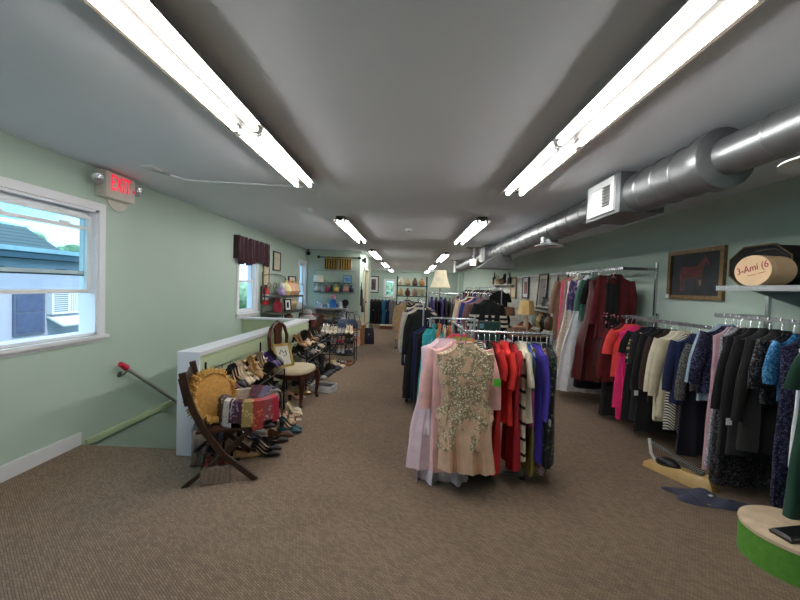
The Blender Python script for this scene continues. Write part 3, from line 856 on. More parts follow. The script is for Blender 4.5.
# ---------------------------------------------------------------- folding chair with cushion and tie basket
t = thing('folding_chair', 'dark wood folding chair with crossed legs at the near stair wall end', 'chair', (-1.56, 2.58, 0), math.radians(22))
W = .42
for y in (0, W):
    pts = [(-.03, .84), (0, .70), (.05, .55), (.12, .40), (.24, .22), (.47, 0)]
    b = MB()
    b.loft([[(x - .022, y - .014, z), (x + .022, y - .014, z + .01), (x + .022, y + .014, z + .01), (x - .022, y + .014, z)] for x, z in pts])
    b.build('back_post', M_DWOOD, t)
    b = MB()
    yo = .03 if y == 0 else -.03
    b.loft([[(x - .025, y + yo - .012, z), (x + .025, y + yo - .012, z), (x + .025, y + yo + .012, z), (x - .025, y + yo + .012, z)] for x, z in ((-.01, 0), (.2, .17), (.44, .385))])
    b.build('crossed_leg', M_DWOOD, t)
b = MB()
b.loft([[(x + .018 * math.sin(PI * v), .0 + W * v, zz) for v in [k / 8 for k in range(9)]] + [(x + .012 + .018 * math.sin(PI * v) - .034, W * v, zz) for v in [k / 8 for k in range(8, -1, -1)]] for x, zz in ((.01, .60), (-.012, .70), (-.035, .80))])
b.build('back_panel', M_DWOOD, t)
MB().box((.06, .01, .385), (.49, W - .01, .405)).build('seat', M_DWOOD, t, False)
MB().cyl((.2, .0, .165), (.2, W, .165), .012, 8).build('stretcher', M_DWOOD, t)
def cpt(x, y, z=0):
    a = math.radians(22)
    return (-1.56 + x * math.cos(a) - y * math.sin(a), 2.58 + x * math.sin(a) + y * math.cos(a), z)
# round cushion with looped fringe
M_GOLDC = mat('gold_boucle', (176, 130, 66), .95, scale=50, var=.2, bump=.4, bscale=160)
M_FRINGE = mat('pale_gold_fringe', (196, 154, 84), .9, scale=60, var=.3)
q = thing('round_cushion', 'round gold cushion with shaggy looped fringe on the folding chair', 'cushion', cpt(.14, .22, .61), rot=(0, math.radians(-16), math.radians(-22)))
MB().lathe([(.02, -.055), (.12, -.05), (.185, -.015), (.185, .015), (.12, .05), (.02, .055)], axis='x').build('pad', M_GOLDC, q)
b = MB()
rr = random.Random(3)
for k in range(420):
    a = 2 * PI * k / 420
    r0, r1 = .168, .188 + rr.uniform(0, .028)
    x = rr.uniform(-.05, .05)
    b.tube([(x, r0 * math.cos(a), r0 * math.sin(a)), (x + rr.uniform(-.02, .02), r1 * math.cos(a + .04), r1 * math.sin(a + .04)), (x, r0 * math.cos(a + .1), r0 * math.sin(a + .1))], .0075, 5)
o = b.build('looped_fringe', M_FRINGE, q)
o['kind'] = 'stuff'
# basket with neckties draped over the rim
BK = cpt(.42, .25, .407)
q = thing('tie_basket', 'round grey padded basket full of neckties on the folding chair', 'basket', BK)
MB().lathe([(.18, 0), (.215, .04), (.225, .15), (.215, .185), (.172, .18), (.165, .09)], n=32, cap1=False).build('padded_rim', C('grey_wicker', (150, 138, 124), scale=60, var=.25), q)
MB().lathe([(.165, .085), (.01, .09)], n=24).build('lining', C('peach_lining', (196, 140, 116)), q)
ties = [(-150, (36, 44, 62), (70, 84, 110), 'navy blue'), (-128, (70, 60, 56), (190, 180, 160), 'black and cream paisley'), (-108, (200, 196, 190), (160, 160, 160), 'pale grey'), (-92, (66, 26, 44), (150, 130, 150), 'burgundy patterned'),
        (-72, (150, 128, 76), (190, 170, 120), 'gold brocade'), (-54, (148, 48, 42), (196, 110, 80), 'orange red'), (-36, (136, 62, 70), (170, 140, 140), 'dusty rose'), (-18, (150, 22, 48), (176, 40, 66), 'crimson'),
        (95, (62, 22, 38), (120, 40, 60), 'maroon dotted'), (65, (92, 84, 110), (150, 120, 140), 'mauve checked'), (30, (110, 100, 92), (150, 140, 130), 'taupe')]
for k, (ang, c1, c2, nm) in enumerate(ties):
    a = math.radians(ang)
    wv = .04 if k not in (3, 8) else .05
    prof = [(.10, .13), (.165, .188), (.20, .20), (.232, .185), (.243, .12), (.247, .03 - .03 * (k % 3))]
    b = MB()
    rings = []
    for (r, z) in prof:
        cx, cy = r * math.cos(a), r * math.sin(a)
        tx, ty = -math.sin(a), math.cos(a)
        nx, ny = math.cos(a) * .006, math.sin(a) * .006
        rings.append([(cx - tx * wv, cy - ty * wv, z), (cx + tx * wv, cy + ty * wv, z), (cx + tx * wv + nx, cy + ty * wv + ny, z + .006), (cx - tx * wv + nx, cy - ty * wv + ny, z + .006)])
    b.loft(rings)
    o = b.build('necktie', C('tie_%d' % k, c1, kind='floral', rgb2=c2, scale=44, rough=.6), loc=BK)
    tag(o, '%s necktie draped over the grey basket rim' % nm, 'necktie', 'neckties in the basket')
# clear bins under the chair
for k, (p, sz, c, nm) in enumerate(((cpt(.19, .13), (.2, .26, .14), (120, 40, 36), 'front clear plastic bin of red folded things under the folding chair'), (cpt(.10, .44), (.24, .2, .30), (150, 150, 180), 'taller clear plastic bag behind the red bin under the chair'))):
    q = thing('plastic_bin', nm, 'bin', p, math.radians(24))
    x, y, z = sz
    b = MB()
    b.box((-x / 2, -y / 2, 0), (x / 2, y / 2, .006)).box((-x / 2, -y / 2, 0), (-x / 2 + .006, y / 2, z)).box((x / 2 - .006, -y / 2, 0), (x / 2, y / 2, z)).box((-x / 2, -y / 2, 0), (x / 2, -y / 2 + .006, z)).box((-x / 2, y / 2 - .006, 0), (x / 2, y / 2, z))
    b.build('clear_walls', M_PLASTIC, q, False)
    for i in range(5):
        MB().box((-x * .46 + i * x * .18, -y * .42, .01), (-x * .46 + i * x * .18 + x * .13, y * .42, z * (.75 + .05 * (i % 3))), ry=.15).build('folded_belt', C('bin_content_%d_%d' % (k, i % 2), tuple(max(0, v - 30 * (i % 2)) for v in c), rough=.4), q)

# ---------------------------------------------------------------- oval-back dining chair
t = thing('dining_chair', 'mahogany dining chair with oval carved back and cream seat', 'chair', (-1.44, 4.70, 0), -.14)
SW = .27
# seat: rounded front, narrower to the back (local +x is the front)
def seatring(s, z):
    pts = []
    for k in range(32):
        a = 2 * PI * k / 32
        x, y = .25 * math.cos(a), SW * math.sin(a) * (1 + .12 * math.cos(a))
        sg = lambda v, e: math.copysign(abs(v) ** e, v)
        pts.append((.25 * sg(math.cos(a), .8) * s, SW * sg(math.sin(a), .8) * (1 + .12 * math.cos(a)) * s, z))
    return pts
MB().loft([seatring(.93, .33), seatring(.95, .385)]).build('seat_rail', M_MAHOG, t)
MB().loft([seatring(.93, .385), seatring(1.0, .40), seatring(1.0, .42), seatring(.93, .445), seatring(.7, .462), seatring(.3, .47)]).build('seat_cushion', M_CREAM, t)
for sy in (-1, 1):
    MB().tube([(.20, sy * .235, .37), (.225, sy * .255, .28), (.215, sy * .245, .15), (.205, sy * .24, .05), (.225, sy * .25, 0)], [.034, .036, .024, .019, .026], 10).build('front_leg', M_MAHOG, t)
    MB().tube([(-.20, sy * .18, .40), (-.22, sy * .18, .2), (-.27, sy * .19, 0)], [.024, .022, .02], 8).build('rear_leg', M_MAHOG, t)
    # curved back stile
    MB().tube([(-.21, sy * .15, .38), (-.215, sy * .175, .52), (-.225, sy * .22, .70), (-.235, sy * .23, .83), (-.242, sy * .18, .93), (-.246, sy * .10, .98), (-.248, sy * .02, .99)], [.024, .022, .021, .021, .022, .023, .024], 8).build('back_stile', M_MAHOG, t)
b = MB()
prof = [(.045, .42), (.05, .5), (.035, .58), (.055, .68), (.085, .78), (.075, .86), (.10, .93), (.06, .975)]
b.loft([[(-.214 - .055 * (z - .4) - .012, -w, z), (-.214 - .055 * (z - .4) - .012, w, z), (-.214 - .055 * (z - .4) + .012, w, z), (-.214 - .055 * (z - .4) + .012, -w, z)] for w, z in prof])
b.build('carved_splat', M_MAHOG, t)
b = MB()
for a in (-.05, 0, .05):
    b.ball((-.248, a, .985 + .02 * (1 - abs(a) * 20)), .02, .035, .028, 10, 6)
b.build('crest_carving', M_MAHOG, t)
# framed certificate leaning on the chair back
t = thing('leaning_picture', 'small gold framed drawing leaning on the oval dining chair seat', 'picture', (-1.56, 4.60, .60), rot=(-.38, 0, PI / 2 - .65))
w, h = .25, .30
f = MB()
for lo, hi in (((-w / 2, -.02, -h / 2), (-w / 2 + .03, 0, h / 2)), ((w / 2 - .03, -.02, -h / 2), (w / 2, 0, h / 2)), ((-w / 2, -.02, h / 2 - .03), (w / 2, 0, h / 2)), ((-w / 2, -.02, -h / 2), (w / 2, 0, -h / 2 + .03))):
    f.box(lo, hi)
f.build('gold_frame', mat('bright_gold_frame', (190, 156, 84), .35, .5), t, False)
MB().box((-w / 2 + .03, -.01, -h / 2 + .03), (w / 2 - .03, 0, h / 2 - .03)).build('paper', C('white_paper', (216, 214, 200)), t, False)
b = MB()
b.tube([(-.05, -.012, .02), (-.02, -.012, .07), (.01, -.012, .03), (.04, -.012, .06), (.05, -.012, .0), (.0, -.012, -.01)], .006, 5)
b.build('ink_drawing', C('ink_grey', (96, 110, 104)), t)
t = thing('shoe_box', 'white open shoe box with black lining on carpet behind dining chair', 'box', (-1.17, 5.22, 0), math.radians(-12))
b = MB().box((-.16, -.12, 0), (.16, .12, .012)).box((-.16, -.12, 0), (-.15, .12, .09)).box((.15, -.12, 0), (.16, .12, .09)).box((-.16, -.12, 0), (.16, -.11, .09)).box((-.16, .11, 0), (.16, .12, .09))
b.build('box_walls', M_WHITE, t, False)
MB().box((-.149, -.109, .012), (.149, .109, .075)).build('black_lining', M_BLACKP, t, False)

# ---------------------------------------------------------------- shoe racks and shoes
def shoe_parts(style):
    h = {'pump': .075, 'flat': .012, 'sandal': .045, 'boot': .04, 'loafer': .018}[style]
    def zb(x):
        if x > .02:
            return .003
        u = min(1, (.02 - x) / .11)
        return .003 + h * (u * u * (3 - 2 * u))
    xs = [-.115, -.11, -.095, -.07, -.04, -.01, .02, .045, .07, .095, .115, .125, .128]
    ws = [.012, .022, .029, .029, .027, .030, .037, .040, .038, .031, .020, .011, .004]
    sh = [.05, .056, .058, .05, .042, .038, .042, .044, .042, .036, .027, .018, .008]
    P = {}
    if style == 'sandal':
        b = MB()
        b.loft([[(x, -w, zb(x)), (x, w, zb(x)), (x, w, zb(x) + .009), (x, -w, zb(x) + .009)] for x, w in zip(xs, ws)])
        P['insole'] = b
        b = MB()
        for xc, hh in ((.06, .035), (-.02, .045), (-.085, .06)):
            k = xs.index(min(xs, key=lambda q: abs(q - xc)))
            b.loft([[(xc + dx, ws[k] * 1.05 * math.cos(a), zb(xc) + .008 + hh * math.sin(a)) for dx in (-.009, .009)] for a in [PI * i / 10 for i in range(11)]], False, False, False)
        P['straps'] = b
    else:
        openx = {'pump': .05, 'flat': .045, 'loafer': .015, 'boot': .03}[style]
        b = MB()
        rings = []
        for x, w, s in zip(xs, ws, sh):
            A = 2.0 if x < openx - .02 else (2.5 if x < openx else PI)
            if style == 'loafer':
                A = 2.25 if x < openx - .02 else (2.6 if x < openx else PI)
            rz = s / 2 * (1.15 if style in ('loafer', 'boot') else 1)
            rings.append([(x, w * math.copysign(min(1, abs(1.25 * math.sin(a))), a), zb(x) + rz * (1 - math.cos(a))) for a in [A * (j - 6) / 6 for j in range(13)]])
        b.loft(rings, False, False, False)
        P['upper'] = b
        if style == 'boot':
            b2 = MB()
            b2.lathe([(.038, .06), (.04, .12), (.045, .2), (.055, .32), (.056, .33)], (-.07, 0, 0), 16, sy=.8, cap0=False, cap1=False)
            P['shaft'] = b2
        else:
            b = MB()
            b.loft([[(x, -w * .86, zb(x) + .006), (x, w * .86, zb(x) + .006)] for x, w in list(zip(xs, ws))[1:8]], False, False, False)
            P['insole'] = b
    b = MB()
    r = .011 if style == 'pump' else .026
    zt = zb(-.092) + .006
    b.loft([[(-.092 - r, -r, 0), (-.092 + r, -r, 0), (-.092 + r, r, 0), (-.092 - r, r, 0)], [(-.11, -.022, zt), (-.07, -.024, zt), (-.07, .024, zt), (-.11, .022, zt)]])
    P['heel'] = b
    return P
SHOEC = {'black': (22, 22, 24), 'tan': (176, 138, 98), 'gold': (176, 146, 96), 'silver': (170, 170, 172), 'beige': (206, 186, 156), 'purple': (58, 38, 104), 'burgundy': (92, 22, 44), 'brown': (84, 54, 36), 'white': (220, 214, 204),
         'navy': (34, 38, 66), 'red': (160, 34, 46), 'bronze': (120, 92, 62), 'grey': (112, 110, 110), 'teal': (24, 66, 76), 'cream': (224, 206, 172), 'cognac': (138, 84, 48), 'snake': (140, 124, 104), 'blush': (222, 168, 140), 'ivory': (226, 216, 196), 'charcoal': (48, 48, 52)}
SHOEM = {}
def shoe_mesh(style, col):
    k = (style, col)
    if k not in SHOEM:
        shiny = col in ('gold', 'silver', 'bronze')
        if col == 'snake':
            m = C('shoe_snake', SHOEC[col], kind='dots', rgb2=(60, 50, 42), scale=90, rough=.4, mix=.7)
        else:
            m = C('shoe_' + col, SHOEC[col], rough=.28 if shiny else .42, metal=.6 if shiny else 0)
        ins = C('insole_tan', (196, 160, 124)) if col in ('purple', 'gold', 'burgundy', 'black', 'teal', 'brown', 'snake') else C('insole_light', (206, 190, 166))
        heel = C('heel_dark', (40, 30, 26)) if col not in ('white', 'ivory', 'cream', 'silver') else m
        SHOEM[k] = [(n, b.mesh(n, m if n in ('upper', 'straps', 'shaft') else (ins if n == 'insole' else heel))) for n, b in shoe_parts(style).items()]
    return SHOEM[k]
def shoe(style, col, loc, rot, label, group):
    nm = {'pump': 'high_heel_shoe', 'flat': 'flat_shoe', 'sandal': 'sandal', 'boot': 'ankle_boot', 'loafer': 'loafer'}[style]
    t = thing(nm, label, 'shoe', loc, rot=rot, group=group)
    for n, me in shoe_mesh(style, col):
        o = bpy.data.objects.new(n, me)
        COL.objects.link(o)
        o.parent = t
STN = {'pump': 'pumps', 'flat': 'flats', 'sandal': 'sandals', 'boot': 'boots', 'loafer': 'loafers'}
def shoe_row(seq, place, group, f, gap=.095, jit=0.0):
    # seq of (style, colour); f(i) gives location and rotation of the i-th shoe
    i = 0
    seen = {}
    for k, (st, c) in enumerate(seq):
        pv = ('after the ' + seq[k - 1][1]) if k else 'nearest the camera'
        for nf in ('near', 'far'):
            loc, rot = f(i)
            i += 1
            shoe(st, c, loc, rot, '%s one of the %s %s on %s %s' % (nf, c, STN[st], place, pv), group)
TILT = math.radians(30)
def tier(x, y0, dy, z, tilt=TILT, rz=0.0, jx=.02, jr=.08, seed=1):
    rr = random.Random(seed)
    def f(i):
        return (x + rr.uniform(-jx, jx), y0 + dy * i, z), (0, tilt, rz + rr.uniform(-jr, jr))
    return f
def rack(label, y0, y1, tiers, xb, xf):
    t = thing('shoe_rack', label, 'shoe rack', (xb, y0, 0))
    L = y1 - y0
    for y in (0, L):
        MB().tube([(0, y, 0), (0, y, tiers[-1][1] + .14)], .009, 8).build('upright', M_BLACKM, t)
        MB().tube([(xf - xb, y, 0), (xf - xb, y, tiers[-1][0])], .008, 8).build('upright', M_BLACKM, t)
    for zf, zb_ in tiers:
        for q in (0, .33, .66, 1):
            MB().cyl((q * (xf - xb), 0, zb_ + (zf - zb_) * q), (q * (xf - xb), L, zb_ + (zf - zb_) * q), .006, 6).build('shelf_rod', M_BLACKM, t)
    return t
rack('black wire shoe rack on stair wall between folding and dining chairs', 3.14, 4.32, [(.22, .36), (.50, .66)], -1.735, -1.44)
gp = thing('wire_grid_panel', 'black wire grid panel on the stair wall behind the folding chair', 'wire grid', (-1.75, 3.13, .16))
for k in range(11):
    MB().cyl((0, 0, .055 * k), (0, .5, .055 * k), .0028, 6).build('grid_wire', M_BLACKM, gp)
for k in range(4):
    MB().cyl((-.001, .165 * k, 0), (-.001, .165 * k, .55), .0035, 6).build('grid_upright', M_BLACKM, gp)
shoe_row([('flat', 'burgundy'), ('pump', 'black'), ('pump', 'beige'), ('sandal', 'bronze'), ('pump', 'gold'), ('sandal', 'gold'), ('pump', 'snake'), ('sandal', 'silver')], 'the top shoe rack tier', 'shoes on the near rack',
         tier(-1.585, 3.19, .062, .595, seed=2))
shoe_row([('flat', 'purple'), ('loafer', 'black')], 'the top tier by dining chair', 'shoes on the near rack', tier(-1.575, 4.19, .068, .595, seed=3))
shoe_row([('pump', 'black'), ('pump', 'beige'), ('flat', 'charcoal'), ('pump', 'tan'), ('boot', 'black'), ('loafer', 'charcoal'), ('flat', 'black')], 'the lower shoe rack tier', 'shoes on the near rack',
         tier(-1.58, 3.22, .083, .305, seed=4))
# floor shoes, far shoe racks, bags
spots = [((-1.42, 3.17), 'brown', 'loafer', .5), ((-1.33, 3.10), 'tan', 'loafer', .6), ((-1.20, 3.14), 'black', 'pump', .2), ((-1.23, 3.27), 'charcoal', 'pump', .1), ((-1.22, 3.42), 'black', 'flat', .3), ((-1.21, 3.55), 'brown', 'loafer', .2),
         ((-1.16, 3.66), 'teal', 'flat', .1), ((-1.18, 3.76), 'teal', 'pump', -.1), ((-1.30, 3.90), 'gold', 'sandal', .4), ((-1.26, 4.0), 'cognac', 'sandal', .2), ((-1.31, 4.1), 'blush', 'sandal', .5), ((-1.29, 4.22), 'cream', 'pump', -.4), ((-1.33, 4.33), 'ivory', 'flat', -.5),
         ((-1.5, 4.36), 'black', 'boot', .2), ((-1.55, 4.5), 'charcoal', 'loafer', .1), ((-1.42, 4.75), 'blush', 'pump', .7), ((-1.40, 4.98), 'gold', 'flat', .3), ((-1.5, 3.9), 'black', 'boot', .3), ((-1.46, 3.75), 'black', 'pump', .4), ((-1.5, 3.6), 'grey', 'loafer', .1), ((-1.47, 3.45), 'navy', 'pump', .2), ((-1.24, 5.42), 'tan', 'flat', .2)]
for k, ((x, y), c, st, rz) in enumerate(spots):
    nxt = spots[k - 1]
    shoe(st, c, (x, y, .001), (0, 0, rz), 'lone %s %s on the carpet near the stair wall beside a %s shoe' % (c, STN[st][:-1], nxt[1]), 'loose shoes on the carpet')
rack('long black wire shoe rack beyond the dining chair along the stair wall', 5.2, 6.75, [(.17, .26), (.40, .50), (.58, .66)], -1.70, -1.42)
rr = random.Random(5)
def far_row(place, seq, x, y0, z, tilt, seed, dy=.075, sx=0.0):
    f0 = tier(x, y0, dy, z, tilt, seed=seed, jr=.15)
    def f(i):
        l, r = f0(i)
        return (l[0] + sx * i, l[1], l[2]), r
    shoe_row(seq, place, 'shoes on the far rack', f)
T2 = math.radians(18)
far_row('the far rack top tier', [('pump', 'tan'), ('pump', 'beige'), ('sandal', 'brown'), ('pump', 'bronze'), ('loafer', 'black'), ('pump', 'charcoal'), ('boot', 'brown')], -1.56, 5.27, .635, T2, 11, .1)
far_row('the far rack middle tier', [('pump', 'black'), ('boot', 'black'), ('pump', 'grey'), ('sandal', 'silver'), ('pump', 'navy'), ('flat', 'cream'), ('pump', 'charcoal')], -1.56, 5.27, .46, T2, 13, .1)
far_row('the far rack bottom tier', [('loafer', 'brown'), ('flat', 'tan'), ('pump', 'white'), ('boot', 'charcoal'), ('loafer', 'black'), ('flat', 'navy'), ('pump', 'burgundy')], -1.56, 5.27, .225, T2, 14, .1)
far_row('the carpet before far rack', [('pump', 'silver'), ('loafer', 'black'), ('boot', 'charcoal'), ('flat', 'black'), ('pump', 'black'), ('loafer', 'navy'), ('pump', 'cream'), ('loafer', 'charcoal')], -1.42, 5.85, .001, 0, 15, .075, .012)
far_row('the carpet under far rack', [('boot', 'black'), ('loafer', 'charcoal'), ('flat', 'black'), ('loafer', 'brown'), ('boot', 'charcoal'), ('pump', 'black')], -1.56, 5.4, .001, 0, 16, .11)
# a second far rack stands across the end, its shoes pointing at the camera
t = rack('black wire shoe rack standing across the far end of the shoes', 0, .70, [(.16, .24), (.36, .44), (.54, .61)], 0, .28)
t.location = (-1.72, 7.42, 0)
t.rotation_euler = (0, 0, -PI / 2)
def cross_row(place, seq, z, y, seed, tilt=T2, x0=-1.66, dx=.078):
    q = random.Random(seed)
    def f(i):
        return (x0 + dx * i, y + q.uniform(-.02, .02), z), (0, tilt, -PI / 2 + q.uniform(-.15, .15))
    shoe_row(seq, place, 'shoes on the cross rack', f)
cross_row('the cross rack top tier', [('pump', 'white'), ('sandal', 'ivory'), ('flat', 'silver'), ('pump', 'cream')], .60, 7.28, 31)
cross_row('the cross rack middle tier', [('pump', 'navy'), ('flat', 'grey'), ('pump', 'red'), ('loafer', 'black')], .42, 7.28, 32)
cross_row('the cross rack bottom tier', [('boot', 'black'), ('loafer', 'charcoal'), ('pump', 'silver'), ('flat', 'navy')], .22, 7.28, 33)
cross_row('the carpet by cross rack', [('pump', 'tan'), ('flat', 'white'), ('loafer', 'cognac')], .001, 6.98, 34, 0, -1.42, .07)
# handbags on a stand at the far end of the shoe racks
t = thing('bag_stand', 'black post stand of hanging handbags at the far shoe rack end', 'stand', (-1.36, 8.1, 0))
MB().lathe([(.22, 0), (.22, .02), (.03, .04)]).build('base', M_BLACKM, t)
MB().cyl((0, 0, .03), (0, 0, .95), .016, 8).build('pole', M_BLACKM, t)
for z in (.93, .6):
    for k in range(4):
        a = k * PI / 2 + .4
        MB().tube([(0, 0, z), (.2 * math.cos(a), .2 * math.sin(a), z), (.22 * math.cos(a), .22 * math.sin(a), z + .03)], .007, 6).build('arm', M_BLACKM, t)
def handbag(loc, rz, w, h, d, m, label, group='hanging handbags'):
    q = thing('handbag', label, 'handbag', loc, rz, group)
    MB().loft([[(-w / 2 * s, -d / 2 * u, z), (w / 2 * s, -d / 2 * u, z), (w / 2 * s, d / 2 * u, z), (-w / 2 * s, d / 2 * u, z)] for s, u, z in ((.9, .9, 0), (1, 1, .03), (.96, .8, h * .6), (.8, .25, h))]).build('pouch', m, q)
    MB().tube([(-w * .32, 0, h - .01), (-w * .25, 0, h + .10), (0, 0, h + .15), (w * .25, 0, h + .10), (w * .32, 0, h - .01)], .008, 6).build('strap', m, q)
    MB().box((-.015, -d / 2 - .004, h * .55), (.015, -d / 2 * .8 + .01, h * .7)).build('clasp', M_CHROME, q, False)
BAGC = {'black': (24, 24, 28), 'navy': (34, 44, 80), 'slate blue': (64, 80, 110), 'grey': (112, 108, 100), 'taupe': (128, 112, 96), 'blush': (206, 150, 130), 'cognac': (140, 88, 50), 'plum': (70, 36, 56), 'white': (206, 204, 200), 'pewter': (90, 92, 94)}
for k, (dx, dy, z, c) in enumerate(((-.22, .02, .62, 'black'), (-.04, -.20, .60, 'slate blue'), (.14, -.12, .60, 'navy'), (.22, .08, .56, 'taupe'), (-.12, .2, .6, 'white'), (-.20, -.08, .28, 'grey'), (-.06, -.22, .25, 'pewter'), (.10, -.2, .27, 'black'), (.21, .0, .22, 'blush'), (.05, .22, .25, 'plum'))):
    handbag((-1.36 + dx, 8.1 + dy, z), rr.uniform(-.5, .5), .22, .19, .09, C('bag_' + c, BAGC[c], rough=.5), '%s handbag on the %s tier of the black bag stand' % (c, 'upper' if k < 5 else 'lower'))
for k, (x, y, w, h, d, c, nm) in enumerate(((-1.28, 9.3, .14, .38, .12, (224, 218, 196), 'tall narrow white box'), (-1.27, 9.62, .3, .5, .26, (160, 112, 70), 'brown cardboard box'), (-1.12, 9.95, .24, .30, .2, (168, 140, 124), 'dusty pink carton'))):
    q = thing('cardboard_box', '%s on the carpet beside the partition corner' % nm, 'box', (x, y, 0), .1 * k)
    MB().box((-w / 2, -d / 2, 0), (w / 2, d / 2, h)).build('carton', C('box_' + nm, c, var=.06), q, False)
    MB().box((-w / 2 - .003, -d / 2 - .003, h - .05), (w / 2 + .003, d / 2 + .003, h + .004)).build('lid', C('boxlid_' + nm, tuple(max(0, v - 14) for v in c)), q, False)
handbag((-1.27, 9.62, .506), .3, .24, .16, .12, C('bag_cream', (206, 200, 170)), 'cream tote bag on top of the brown cardboard box', 'bags by the partition')
handbag((-1.03, 9.72, .0), .2, .3, .42, .16, C('bag_midnight', (30, 30, 52)), 'large midnight blue tote standing by the cartons near partition', 'bags by the partition')

# ---------------------------------------------------------------- garments
def smooth(p, t):
    # piecewise smoothstep through (t, v) points
    for (t0, v0), (t1, v1) in zip(p, p[1:]):
        if t <= t1:
            u = max(0, (t - t0) / (t1 - t0))
            u = u * u * (3 - 2 * u)
            return v0 + (v1 - v0) * u
    return p[-1][1]
def body_mb(L, w, hem, th, hth, z0, neck, fold, seed, waist=None, n=40, m=20, wob=.02):
    rr = random.Random(seed)
    wa = waist if waist else (w * .9 + hem * .1)
    zs = [0, .02, .045, .075] + [.075 + (L - .075) * (k / (m - 4)) for k in range(1, m - 3)]
    W = [(0, neck), (.03, neck * 1.25), (.075, w), (.2, w * .97), (.38, wa), (max(.55, L * .75), wa + (hem - wa) * .75), (max(.6, L), hem)]
    T = [(0, th * .6), (.075, th), (.25, th * 1.2), (.4, th), (max(.6, L), hth)]
    k1, k2, p1, p2 = rr.uniform(2.2, 3.4), rr.uniform(4.5, 7), rr.uniform(0, 6), rr.uniform(0, 6)
    dx, dy = rr.uniform(-wob, wob), rr.uniform(-wob, wob)
    b = MB()
    rings = []
    for z in zs:
        a, t = smooth(W, z), smooth(T, z)
        g = min(1, max(0, (z - .08) / max(.1, L - .08)))
        ring = []
        for j in range(n):
            q = 2 * PI * j / n
            cx, sy = math.cos(q), math.sin(q)
            x = a * math.copysign(abs(cx) ** .85, cx)
            fs = fold * (.25 + g)
            sh = fs * (math.sin(k1 * PI * cx + p1 + .8 * g) + .6 * math.sin(k2 * PI * cx + p2 - g))
            y = t * math.copysign(abs(sy) ** .8, sy) * (1 + .12 * math.sin(k2 * 2 * cx + p1)) + sh
            ring.append((x + dx * g + fold * .4 * g * math.sin(3 * q + p2), y + dy * g, -(z0 + z) - (.012 * g * math.sin(2 * q + p1) if z > L * .9 else 0)))
        rings.append(ring)
    b.loft(rings, True, False, False)
    return b
def sleeve_mb(sx, w, ln, z0, r0, r1, seed, out=.05):
    rr = random.Random(seed)
    n = 7
    path, rad = [], []
    for i in range(n):
        u = i / (n - 1)
        path.append((sx * (w - .03 + (out + .03) * (1 - (1 - u) ** 2)), .012 * math.sin(3 * u + seed), -(z0 + .09) - ln * u + .02 * (1 - u)))
        rad.append((r0 + (r1 - r0) * u) * (1 + .06 * math.sin(9 * u + seed)))
    b = MB()
    b.tube(path, rad, 12, True, .43)
    return b
class G:
    def __init__(s, name, core, desc, m, L, w=.2, hem=None, th=.023, hth=.034, slv=0, fold=.008, waist=None, strap=False, trim=None, x=0, layers=0, lm=None, skirt=None, belt=None):
        s.__dict__.update(locals())
        s.hem = hem or w * 1.02
GSEED = [0]
M_HBODY = {'clear': M_PLASTIC, 'white': C('white_hanger_plastic', (216, 214, 208), rough=.4), 'black': C('black_hanger_plastic', (24, 24, 26), rough=.4)}
HP = {}
def hanger_proto(kind, w):
    k = (kind, w)
    if k not in HP:
        hook = MB().tube([(0, 0, -.1), (0, 0, -.035), (.012, 0, -.02), (.016, 0, -.004), (.012, 0, .012), (0, 0, .018), (-.012, 0, .012), (-.016, 0, 0)], .0035, 6).mesh('hook', M_CHROME)
        arms = MB()
        arms.tube([(-w * .8, 0, -.172), (-w * .4, 0, -.132), (0, 0, -.098), (w * .4, 0, -.132), (w * .8, 0, -.172)], .009, 8, True, .6)
        HP[k] = (hook, arms.mesh('arms', M_HBODY[kind]))
    return HP[k]
